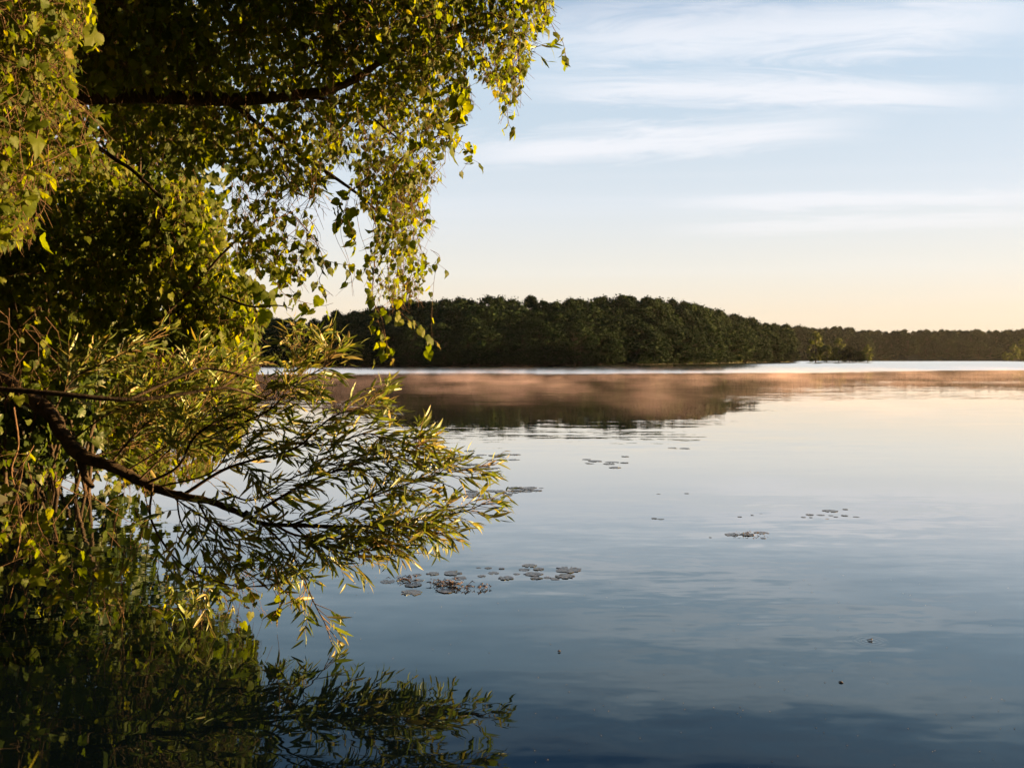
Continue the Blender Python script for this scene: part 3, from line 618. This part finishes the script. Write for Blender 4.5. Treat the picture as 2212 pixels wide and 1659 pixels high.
# --- grape vines
vine('sunlit grape vine with big leaves in the upper corner, nearest to the viewer', [([(-120, -160), (190, -160), (205, 40), (150, 120), (170, 210), (232, 240), (215, 330), (130, 350), (70, 520), (-120, 560)], 4.5, 5.6, 340, (.4, 1.2), (.048, .074), .042, -.30, .01)],
     [([(90, 250), (60, 380), (45, 440), (70, 500)], 4.5, (.08, .105), .07, .004), ([(150, -40), (175, 20), (190, 70), (200, 110)], 4.6, (.08, .11), .06, .003)])
vine('shaded grape vine curtain hanging left of the low thin branch, below the sunlit corner', [([(-120, 320), (250, 300), (330, 400), (350, 620), (330, 800), (-120, 830)], 8.6, 10.0, 300, (.5, 1.4), (.075, .105), .045, -.34, .0), ([(-90, 640), (120, 690), (130, 800), (90, 870), (-90, 850)], 5.3, 5.8, 34, (.2, .7), (.055, .08), .05, -.3, .0)])
vine('golden lit edge of grape leaves beside the gap to the far wood', [([(300, 390), (420, 370), (480, 430), (500, 560), (560, 610), (590, 650), (568, 710), (555, 800), (520, 850), (330, 830)], 8.5, 9.6, 260, (.6, 1.6), (.075, .105), .045, -.32, .01)],
     [([(500, 560), (540, 600), (575, 630), (588, 660)], 8.3, (.11, .15), .05, .004)])
vine('dark grape canopy wrapped round the thick part of the high limb', [([(140, -200), (460, -200), (480, 330), (400, 400), (250, 320), (180, 200)], 6.2, 8.6, 320, (.4, 1.2), (.06, .09), .04, -.42, .0)], porous=.42)
vine('grape canopy over the middle of the high limb with sky showing beneath', [([(430, -200), (730, -200), (740, 330), (690, 420), (600, 400), (520, 380), (430, 330)], 6.2, 8.2, 350, (.4, 1.2), (.052, .082), .04, -.38, .0)], porous=.42)
vine('grape canopy on the outer fork of the high limb', [([(680, -200), (1010, -200), (1005, 110), (1018, 200), (1000, 300), (930, 360), (780, 370), (690, 330)], 6.2, 7.8, 340, (.5, 1.3), (.048, .076), .036, -.28, .0)],
     [([(990, 180), (1000, 220), (985, 260), (975, 300)], 6.3, (.10, .14), .05, .003), ([(960, 300), (1005, 310), (1020, 340), (1005, 355)], 6.5, (.05, .07), .03, .002)], porous=.22)
vine('outermost grape vine hanging in a pointed tassel from the branch tip', [([(985, -120), (1205, -120), (1192, 40), (1160, 80), (1140, 150), (1122, 230), (1108, 262), (1085, 250), (1070, 190), (1030, 165), (1000, 110)], 6.3, 7.1, 100, (.4, 1.2), (.045, .072), .036, -.28, .0)],
     [([(1165, -10), (1195, 60), (1215, 90), (1222, 120), (1228, 146)], 6.6, (.055, .08), .05, .003), ([(1085, 200), (1095, 240), (1100, 270), (1112, 288)], 6.6, (.05, .075), .045, .003)])
vine('long grape vine curtain dangling before the far wood, right of the diagonal branch', [([(780, 330), (960, 320), (985, 345), (925, 420), (938, 480), (905, 520), (935, 580), (905, 640), (860, 660), (800, 640), (790, 560), (810, 480), (760, 400)], 6.4, 7.4, 130, (.4, 1.2), (.045, .072), .036, -.18, .0)],
     [([(810, 560), (805, 640), (825, 690), (835, 740), (850, 790)], 6.6, (.055, .085), .042, .004), ([(840, 640), (870, 680), (900, 705), (935, 748)], 6.6, (.055, .085), .05, .003), ([(815, 690), (830, 730), (822, 770)], 6.6, (.05, .07), .04, .002),
      ([(930, 540), (950, 555), (940, 590), (935, 640), (932, 700), (935, 745)], 6.6, (.04, .055), .16, .002), ([(900, 560), (930, 575), (945, 560)], 6.6, (.05, .07), .05, .002)]
     +[([(x, 430), (x+rng.normal()*14, 500), (x+rng.normal()*20, 570), (x+rng.normal()*24, 640)], 6.8, None, 1, .0022) for x in (750, 765, 790, 830, 870, 740)])
vine('open grape vine chains against the sky, left of the diagonal branch', [([(480, 370), (690, 360), (700, 430), (690, 560), (650, 620), (580, 600), (500, 560)], 6.1, 7.2, 100, (.3, .9), (.055, .085), .042, -.02, .0)],
     [([(640, 470), (680, 520), (700, 570), (690, 610), (720, 640)], 6.5, (.06, .09), .04, .004), ([(690, 560), (730, 570), (765, 580), (760, 620)], 7.0, (.06, .085), .035, .003), ([(720, 440), (745, 460), (760, 500), (770, 530)], 6.9, (.06, .09), .03, .003),
      ([(560, 540), (600, 590), (640, 640), (660, 670)], 6.8, (.06, .09), .045, .003), ([(590, 600), (620, 640), (690, 660), (720, 655)], 6.7, (.055, .08), .05, .003), ([(760, 400), (750, 440), (735, 480)], 6.9, (.07, .1), .03, .003)])
vine('grape vine trailing down to the dark water below the thick low limb', [([(-80, 930), (110, 960), (180, 1030), (300, 1080), (325, 1180), (335, 1290), (200, 1330), (-80, 1310)], 4.75, 5.4, 46, (.3, 1.0), (.05, .08), 0.05, -.02, .0)],
     [([(30, 880), (40, 960), (25, 1020), (45, 1100), (40, 1180), (20, 1260)], 4.9, None, 1, .006), ([(310, 1050), (325, 1120), (350, 1180), (360, 1230)], 5.4, (.05, .08), .09, .004), ([(245, 1110), (255, 1200), (240, 1260), (262, 1320), (236, 1360)], 5.2, None, 1, .003),
      ([(270, 1180), (262, 1250), (268, 1300), (262, 1370)], 5.2, None, 1, .003), ([(60, 1000), (75, 1080), (70, 1150), (130, 1200)], 5.0, (.06, .09), .1, .004)])
vine('yellow green grape vine behind the willow sprays, above the water', [([(240, 760), (560, 740), (555, 870), (520, 950), (460, 1010), (360, 1050), (230, 1050)], 6.0, 7.8, 300, (.4, 1.2), (.055, .085), .048, -.22, .0)])
vine('grape vine tendrils dangling to the water beside the hanging willow tip', [([(500, 1180), (620, 1200), (610, 1330), (560, 1350), (300, 1320), (330, 1200)], 4.9, 5.6, 22, (.2, .7), (.05, .075), .05, -.12, .0)])

# --- thicket on the left bank behind the vines
def shrub(label, c, rx_, ry_, rz_, nl, leaf, seed, cat='shrub', name='bank_shrub'):
    r = np.random.default_rng(seed); c = np.array(c, float); root = empty(name, (c[0], c[1], max(0.05, bank_height(c[0], c[1]))), label, cat, 'thicket on the near bank'); loc = np.array(root.location)
    tb = Tubes(); lv = Leaves(SHRUB_ME)
    lob = c+(r.random((14, 3))*2-1)*[rx_*.75, ry_*.75, rz_*.8]
    for q in lob:
        b = loc+np.array([r.normal()*.3, r.normal()*.3, -.2]); cp, cr = catmull([b, (b*.5+q*.5)+r.normal(size=3)*.25, q], [.022, .014, .005], 5); tb.add(cp, cr, 5)
        n = nl//14; dd = r.normal(size=(n, 3)); dd /= np.linalg.norm(dd, axis=1)[:, None]; pos = q+dd*(r.random((n, 1))**.45)*[rx_*.5, ry_*.5, rz_*.42]
        ok = pos[:, 2] > 0.12; pos = pos[ok]; n = len(pos); tip, nrm = leaf_dirs(n, .7, .7, .4); lv.add(pos, tip, nrm, r.uniform(leaf*.7, leaf*1.3, n))
    link('stem', tb.mesh('shrub_stem', M_BARK, True, loc), root); register(root, lv, 120, M_SHRUB)
shrub('dense dark shrub at the waterline behind the thick low limb', P(60, 860, 11.0), 1.7, 1.2, 1.6, 4200, .13, 31)
shrub('tall leafy thicket rising behind the grape curtains on the bank', P(60, 480, 11.5), 2.3, 1.5, 2.2, 6500, .14, 32)
shrub('leafy bank tree crown closing the sky above the high limb', P(130, 40, 10.5), 1.9, 1.6, 1.2, 4500, .13, 33, 'tree', 'bank_tree')

# ------------------------------------------------------------------ leaves become objects: those that show largest as parts, the rest joined
S = 0.25; BW, BH = int(2212*S), int(1659*S)
allp = np.concatenate([l.pos for _, l, _, _ in PLANTS]); allL = np.concatenate([l.L for _, l, _, _ in PLANTS])
wid = np.concatenate([np.full(len(l.pos), .16 if l.protos is WILLOW_ME else .42) for _, l, _, _ in PLANTS])
ctr = allp+np.concatenate([l.R[:, :, 1]*l.L[:, None]*.45 for _, l, _, _ in PLANTS])
sx_ = (CX+ctr[:, 0]/ctr[:, 1]*F)*S; sy_ = (HZ-(ctr[:, 2]-CAMH)/ctr[:, 1]*F)*S; rr_ = np.maximum(1.0, allL*wid/ctr[:, 1]*F*S)
buf = np.full((BH, BW), -1, np.int32)
for i in np.argsort(-ctr[:, 1]):
    r = rr_[i]; x0, x1, y0, y1 = int(sx_[i]-r), int(sx_[i]+r)+1, int(sy_[i]-r), int(sy_[i]+r)+1
    if x1 <= 0 or y1 <= 0 or x0 >= BW or y0 >= BH: continue
    buf[max(0, y0):y1, max(0, x0):x1] = i
cnt = np.bincount(buf[buf >= 0], minlength=len(allp)); k0 = 0
for root, lv, limit, m in PLANTS:
    n = len(lv.pos); vis = cnt[k0:k0+n]; k0 += n; order = np.argsort(-vis, kind='stable'); pick = [i for i in order[:limit] if vis[i] > 1]
    rest = np.ones(n, bool); rest[pick] = False; loc = np.array(root.location); base = lv.protos
    for i in pick:
        o = bpy.data.objects.new('leaf', base[lv.t[i]][2]); C.objects.link(o); o.parent = root
        M4 = np.eye(4); M4[:3, :3] = lv.R[i]*lv.L[i]; M4[:3, 3] = lv.pos[i]-loc; o.matrix_basis = Matrix(M4.tolist())
    Vs, Fs, off = [], [], 0
    for t in range(len(base)):
        idx = np.where(rest & (lv.t == t))[0]
        if not len(idx): continue
        tv, tf = base[t][0], base[t][1]
        vv = np.einsum('nij,vj->nvi', lv.R[idx]*lv.L[idx][:, None, None], tv)+lv.pos[idx][:, None]-loc
        Vs.append(vv.reshape(-1, 3)); Fs.append((tf[None]+(np.arange(len(idx))*len(tv))[:, None, None]+off).reshape(-1, tf.shape[1])); off += len(idx)*len(tv)
    if Vs:
        o = link('foliage', new_mesh('foliage', np.vstack(Vs), np.vstack(Fs), m), root); o['kind'] = 'stuff'
print('leaves', len(allp), 'objects', len(bpy.data.objects))

# ------------------------------------------------------------------ things on the water
def pad_mat(name, a, b, rough):
    m, nt, out = mat(name); g, r = rand_value(nt); ns = N(nt, 'ShaderNodeTexNoise'); ns.inputs['Scale'].default_value = 38; ns.inputs['Detail'].default_value = 5
    nt.links.new(g.outputs['Position'], ns.inputs['Vector']); bs = N(nt, 'ShaderNodeBsdfPrincipled')
    c = mixcol(nt, maprange(nt, ns.outputs[0], .4, .62), a, b); nt.links.new(mixcol(nt, 1.0, c, mixcol(nt, r, (.7, .7, .7), (1.3, 1.25, 1.2)), 'MULTIPLY'), bs.inputs['Base Color'])
    bs.inputs['Roughness'].default_value = rough; bp = N(nt, 'ShaderNodeBump'); bp.inputs['Distance'].default_value = .004; nt.links.new(ns.outputs[0], bp.inputs['Height']); nt.links.new(bp.outputs[0], bs.inputs['Normal'])
    nt.links.new(bs.outputs[0], out.inputs[0]); return m
M_PAD = pad_mat('lily_pad', (0.026, 0.032, 0.014), (0.050, 0.036, 0.018), 0.24)
M_WEED = pad_mat('dead_weed', (0.04, 0.022, 0.013), (0.09, 0.05, 0.03), 0.7)
def pad_mesh(seed):
    r = np.random.default_rng(seed); n = 26; a = np.linspace(.16, 6.283-.16, n); rad = .5*(1+.10*r.normal(size=n)-.38*(r.random(n) < .14)); V = [(0, 0, .004)]
    for f, z in ((.6, .004), (1, .005)): V += [(rad[i]*f*math.cos(a[i]), rad[i]*f*math.sin(a[i]), max(.001, z+.010*r.random()**3*(f == 1)+.003*math.sin(a[i]*3+seed)*f)) for i in range(n)]
    V += [(rad[i]*math.cos(a[i])*.96, rad[i]*math.sin(a[i])*.96, -.03) for i in range(n)]
    fc = [(0, 1+i, 2+i) for i in range(n-1)]+[(1+k*n+i, 1+(k+1)*n+i, 2+(k+1)*n+i, 2+k*n+i) for k in (0, 1) for i in range(n-1)]
    return new_mesh('lily_pad', V, fc, M_PAD, False)
PADS = [pad_mesh(s) for s in range(6)]
def pad(px, py, wpx, label, group, lift=0):
    d = CAMH*F/(py-HZ); p = P(px, py, d); s = .88*wpx/F*d; o = link('lily_pad', random.choice(PADS), None, (p[0], p[1], 0.001+lift*.0015)); o.scale = (s, s, s*random.uniform(.7, 1.2)); o.rotation_euler = (0, 0, random.random()*6.28)
    return tag(o, label, 'lily pad', group)
def zc(zx, zy, w, ox, oy, sc): return ((ox+zx/sc)*.9955, (oy+zy/sc)*.9955, w/sc*.9955)
A_ = [(367, 1333, 150), (490, 1318, 110), (588, 1365, 165), (628, 1325, 110), (760, 1265, 130), (935, 1262, 180), (995, 1305, 150), (570, 1430, 210), (880, 1415, 180), (620, 1275, 90), (850, 1352, 190)]
AL = {0: 'lily pad at the willow side end of the patch below the lowest willow sprays', 5: 'broad pale lily pad topmost in the patch below the lowest willow sprays', 7: 'large pale lily pad lying alone nearest to the viewer', 8: 'lily pad half covered by brown weed, nearest the large lone pad', 10: 'brown weed covered lily pad in the middle of the nearest patch'}
for i, q in enumerate(A_): pad(*zc(*q, 750, 930, 4.02), AL.get(i, 'grey green lily pad in the patch below the lowest willow sprays'), None if i in AL else 'lily pads below the willow sprays', i % 3)
B_ = [(1160, 1213, 50), (1245, 1215, 70), (1360, 1222, 60), (1290, 1260, 110), (1185, 1285, 80), (1400, 1305, 150), (1490, 1268, 70), (1605, 1195, 140), (1680, 1225, 110), (1560, 1230, 110), (1640, 1270, 170), (1660, 1305, 110), (1825, 1310, 100), (1945, 1230, 260), (1915, 1288, 190), (1760, 1300, 80)]
BL = {5: 'pale lily pad, largest at the near edge of the patch of small pads', 13: 'long dark lily pad set apart at the open water end of the patch', 14: 'brownish lily pad just below the long dark one set apart', 7: 'dark lily pad topmost in the patch right of the willow sprays'}
for i, q in enumerate(B_): pad(*zc(*q, 750, 930, 4.02), BL.get(i, 'small dark lily pad in the patch right of the willow sprays'), None if i in BL else 'lily pads right of the willow sprays', i % 3)
D_ = [(400, 80, 80), (500, 85, 90), (25, 150, 70), (292, 449, 35), (515, 445, 40), (255, 645, 50), (310, 650, 60), (940, 632, 40), (1040, 618, 30), (1110, 607, 20), (880, 775, 130), (1000, 775, 120), (1110, 760, 130), (1130, 803, 50), (1500, 615, 70), (1590, 618, 70), (1450, 635, 40), (1510, 637, 30), (1670, 622, 45), (1710, 632, 40), (1780, 622, 60), (1870, 632, 50), (1665, 585, 130), (1785, 572, 45), (1640, 648, 30), (705, 797, 25)]
DL = {0: ('one of a joined pair of small pads far out, just before the wood reflection', 'pair of pads by the wood reflection'), 1: ('one of a joined pair of small pads far out, just before the wood reflection', 'pair of pads by the wood reflection'), 2: ('single dark pad far out, left of the joined pair by the wood reflection', None),
      3: ('tiny lone pad in calm water, left one of two far apart', None), 4: ('tiny lone pad in calm water, right one of two far apart', None), 5: ('left pad of two touching dark pads in open water', None), 6: ('right pad of two touching dark pads in open water', None),
      10: ('left pad of the raised dark cluster of three in open water', None), 11: ('middle pad of the raised dark cluster of three in open water', None), 12: ('right pad of the raised dark cluster of three in open water', None), 13: ('small pad in front of the dark cluster of three', None), 25: ('tiny pad left of the dark cluster of three', None)}
for i, q in enumerate(D_):
    lab, grp = DL.get(i, ('tiny pad in the row of three above the dark cluster', 'row of three tiny pads') if i in (7, 8, 9) else ('small flat pad in the scattered group furthest to the open right', 'scattered pads in the open right'))
    pad(*zc(*q, 1350, 950, 3.687), lab, grp, i % 3)
for (x0, x1, y0, y1, n, tilt, lab, grp) in ((958, 1115, 972, 1000, 26, 0, 'small dark pad in the upper drift of pads behind the willow tips', 'upper drift of pads behind the willow tips'), (950, 1085, 1002, 1022, 26, 0, 'small dark pad in the second drift of pads behind the willow tips', 'second drift of pads behind the willow tips'),
                                        (1000, 1172, 1050, 1078, 40, -.1, 'small dark pad in the drift level with the outermost willow tip', 'drift of pads by the outermost willow tip'), (1250, 1365, 983, 1016, 8, 0, 'faint small pad of the loose scatter in pale water', 'loose scatter of pads in pale water')):
    for k in range(n):
        x = random.uniform(x0, x1); y = random.triangular(y0, y1) + (x-(x0+x1)/2)*tilt; pad(x, y, random.uniform(12, 34), lab, grp, k % 3)
def weed(px, py, wpx, hpx, n, label):
    d = CAMH*F/(py-HZ); p = P(px, py, d); tb = Tubes(); sx = wpx/F*d; sy = hpx/F*d/(CAMH/d)
    for k in range(n):
        q = np.array([rng.normal()*.25*sx, rng.normal()*.25*sy, 0.012]); a = rng.random()*6.28; l = rng.uniform(.015, .05); m_ = q+np.array([math.cos(a)*l*.5, math.sin(a)*l*.5, rng.uniform(.002, .014)]); e = q+np.array([math.cos(a+.5)*l, math.sin(a+.5)*l, rng.uniform(-.01, .012)])
        tb.add(np.array([q, m_, e]), np.array([.001, .003, .001])*rng.uniform(.6, 1.4), 4)
    o = link('floating_weed', tb.mesh('floating_weed', M_WEED), None, (p[0], p[1], 0.0)); return tag(o, label, 'water weed', 'brown floating weed')
weed(965, 1263, 70, 14, 70, 'brown mat of dead weed on the nearest lily pads'); weed(1015, 1272, 90, 8, 40, 'thin brown trail of weed reaching right from the nearest pads'); weed(880, 1253, 60, 10, 30, 'brown weed scrap by the willow side pads'); weed(1620, 1155, 70, 8, 24, 'dark weed tangle on the cluster of three pads')
# a curled floating leaf, the insect on the water, a lone bud
def floater(px, py, L, label, name, cat, twigs):
    d = CAMH*F/(py-HZ); p = P(px, py, d); tb = Tubes()
    for pts, r in twigs: cp, cr = catmull(np.array(pts)*L, np.array(r)*L, 4); tb.add(cp, cr, 6)
    return tag(link(name, tb.mesh(name, M_WEED), None, (p[0], p[1], 0)), label, cat)
floater(1816, 1474, .019, 'curled brown leaf floating alone in the dark foreground water', 'floating_leaf', 'leaf', [([(-.5, .3, .1), (-.2, .1, .2), (.2, -.15, .16), (.6, -.4, .05)], [.03, .2, .22, .02]), ([(.1, -.1, .2), (.3, .2, .3), (.4, .5, .4)], [.05, .04, .02])])
floater(1880, 1383, .026, 'small dark water insect in the middle of ripple rings', 'water_insect', 'insect', [([(-.7, 0, .1), (-.2, .02, .2), (.3, 0, .22), (.5, 0, .1)], [.03, .12, .13, .03]), ([(.2, 0, .22), (.35, .05, .45), (.5, .1, .6)], [.06, .05, .02]), ([(-.3, 0, .2), (-.4, .25, .1), (-.6, .4, .01)], [.03, .025, .015]), ([(0, 0, .2), (.1, -.25, .1), (.1, -.5, .01)], [.03, .025, .015])])
floater(1208, 1408, .02, 'tiny reddish bud floating in the dark water below the lily pads', 'floating_bud', 'bud', [([(-.4, 0, .2), (0, .1, .3), (.5, 0, .15)], [.1, .25, .05])])
tb = Tubes()
for k in range(150):
    px_, py_ = random.uniform(560, 2200), random.uniform(1240, 1656); d = CAMH*F/(py_-HZ); q = P(px_, py_, d); L_ = random.uniform(.002, .006); a = random.random()*6.28
    tb.add(np.array([q+[0, 0, .001], q+[L_*math.cos(a)*.5, L_*math.sin(a)*.5, .0025], q+[L_*math.cos(a), L_*math.sin(a), .001]]), np.array([.0006, .0014, .0005]), 4)
M_POLLEN = pad_mat('pollen', (.12, .09, .06), (.25, .2, .13), .7)
tag(link('floating_pollen', tb.mesh('floating_pollen', M_POLLEN)), kind='stuff')
# tall sedge on the bank at the viewer's feet
def blade(b, e, w0):
    b, e = np.array(b), np.array(e); cp, _ = catmull([b, b*.65+e*.35+np.array([-.03, 0, .05]), b*.3+e*.7+np.array([-.02, 0, .04]), e], [1, 1, 1, 1], 5); n = len(cp); V = []; s = np.array([.7, -.7, 0])
    for i, p in enumerate(cp):
        w = w0*(1-(i/(n-1))**1.6)*.5+.0004; V += [p-s*w+[0, 0, .3*w], p+[0, 0, -.2*w], p+s*w+[0, 0, .3*w]]
    return np.array(V), np.array([(i*3+k, i*3+k+1, i*3+4+k, i*3+3+k) for i in range(n-1) for k in (0, 1)])
M_SEDGE = leaf_mat('sedge_blade', [(0, (.09, .11, .02)), (1, (.12, .12, .025))], (1.1, 1.1, 1.2), (2.2, 2.0, .8), .45)
sroot = empty('sedge_plant', (-1.05, 1.45, bank_height(-1.05, 1.45)), 'tall yellow green sedge blade tip poking up from the bank at the lower corner', 'plant')
tip_p = P(84, 1622, 1.5)
for e in (tip_p, P(55, 1655, 1.48), P(-60, 1600, 1.55), P(-160, 1650, 1.4), P(-20, 1800, 1.5), P(40, 1760, 1.4)):
    v_, f_ = blade((-1.05+rng.normal()*.02, 1.45+rng.normal()*.02, bank_height(-1.05, 1.45)-.03), e, .022); o = link('leaf', new_mesh('sedge_leaf', v_-np.array(sroot.location), f_, M_SEDGE, True), sroot)

# ------------------------------------------------------------------ air: thin haze and the steam lying on the lake
def box(name, x0, x1, y0, y1, z0, z1, m):
    V = [(x, y, z) for z in (z0, z1) for y in (y0, y1) for x in (x0, x1)]
    return link(name, new_mesh(name, V, [(0, 2, 3, 1), (4, 5, 7, 6), (0, 1, 5, 4), (2, 6, 7, 3), (0, 4, 6, 2), (1, 3, 7, 5)], m))
def mist_mat():
    m, nt, out = mat('lake_mist'); gp = N(nt, 'ShaderNodeNewGeometry'); sp = N(nt, 'ShaderNodeSeparateXYZ'); nt.links.new(gp.outputs['Position'], sp.inputs[0])
    mp = N(nt, 'ShaderNodeMapping'); mp.inputs['Scale'].default_value = (.30, .12, .9); nt.links.new(gp.outputs['Position'], mp.inputs[0])
    ns = N(nt, 'ShaderNodeTexNoise'); ns.inputs['Scale'].default_value = 1; ns.inputs['Detail'].default_value = 4; ns.inputs['Roughness'].default_value = .55; nt.links.new(mp.outputs[0], ns.inputs['Vector'])
    mp2 = N(nt, 'ShaderNodeMapping'); mp2.inputs['Scale'].default_value = (.05, .035, .02); mp2.inputs['Location'].default_value = (4.2, 7.7, 0); nt.links.new(gp.outputs['Position'], mp2.inputs[0])
    n2 = N(nt, 'ShaderNodeTexNoise'); n2.inputs['Scale'].default_value = 1; n2.inputs['Detail'].default_value = 3; nt.links.new(mp2.outputs[0], n2.inputs['Vector'])
    big = maprange(nt, n2.outputs[0], .36, .66, .25, 1.0)
    dens = math_n(nt, 'MULTIPLY', maprange(nt, ns.outputs[0], .45, .66, .06, 1.0), big)
    top = math_n(nt, 'ADD', .22, math_n(nt, 'MULTIPLY', math_n(nt, 'MULTIPLY', big, ns.outputs[0]), .85))
    fall = math_n(nt, 'SUBTRACT', 1.0, maprange(nt, math_n(nt, 'DIVIDE', sp.outputs[2], top), 0.0, 1.0))
    near = maprange(nt, sp.outputs[1], 15, 32); rxm = maprange(nt, sp.outputs[0], 5.0, 75.0)
    over = math_n(nt, 'SUBTRACT', sp.outputs[1], math_n(nt, 'ADD', 84.0, math_n(nt, 'MULTIPLY', rxm, 30.0)))
    near = math_n(nt, 'MULTIPLY', near, maprange(nt, over, 0.0, 16.0, 1.0, 0.12))
    dd = math_n(nt, 'MULTIPLY', math_n(nt, 'MULTIPLY', dens, fall), math_n(nt, 'MULTIPLY', near, 0.029))
    vp = N(nt, 'ShaderNodeVolumePrincipled'); vp.inputs['Color'].default_value = (1.0, .77, .84, 1); vp.inputs['Anisotropy'].default_value = .35; nt.links.new(dd, vp.inputs['Density'])
    nt.links.new(vp.outputs[0], out.inputs['Volume']); return m
MIST = True
if MIST:
    tag(box('mist', -90, 150, 14, 140, 0.01, .8, mist_mat()), kind='stuff')
HAZE = 0.000022
if HAZE:
    m, nt, out = mat('haze'); vp = N(nt, 'ShaderNodeVolumePrincipled'); vp.inputs['Color'].default_value = (.9, .92, .95, 1); vp.inputs['Density'].default_value = HAZE; vp.inputs['Anisotropy'].default_value = .3
    nt.links.new(vp.outputs[0], out.inputs['Volume']); tag(box('haze', -1950, 1950, -1950, 2100, -2.2, 36, m), kind='stuff')
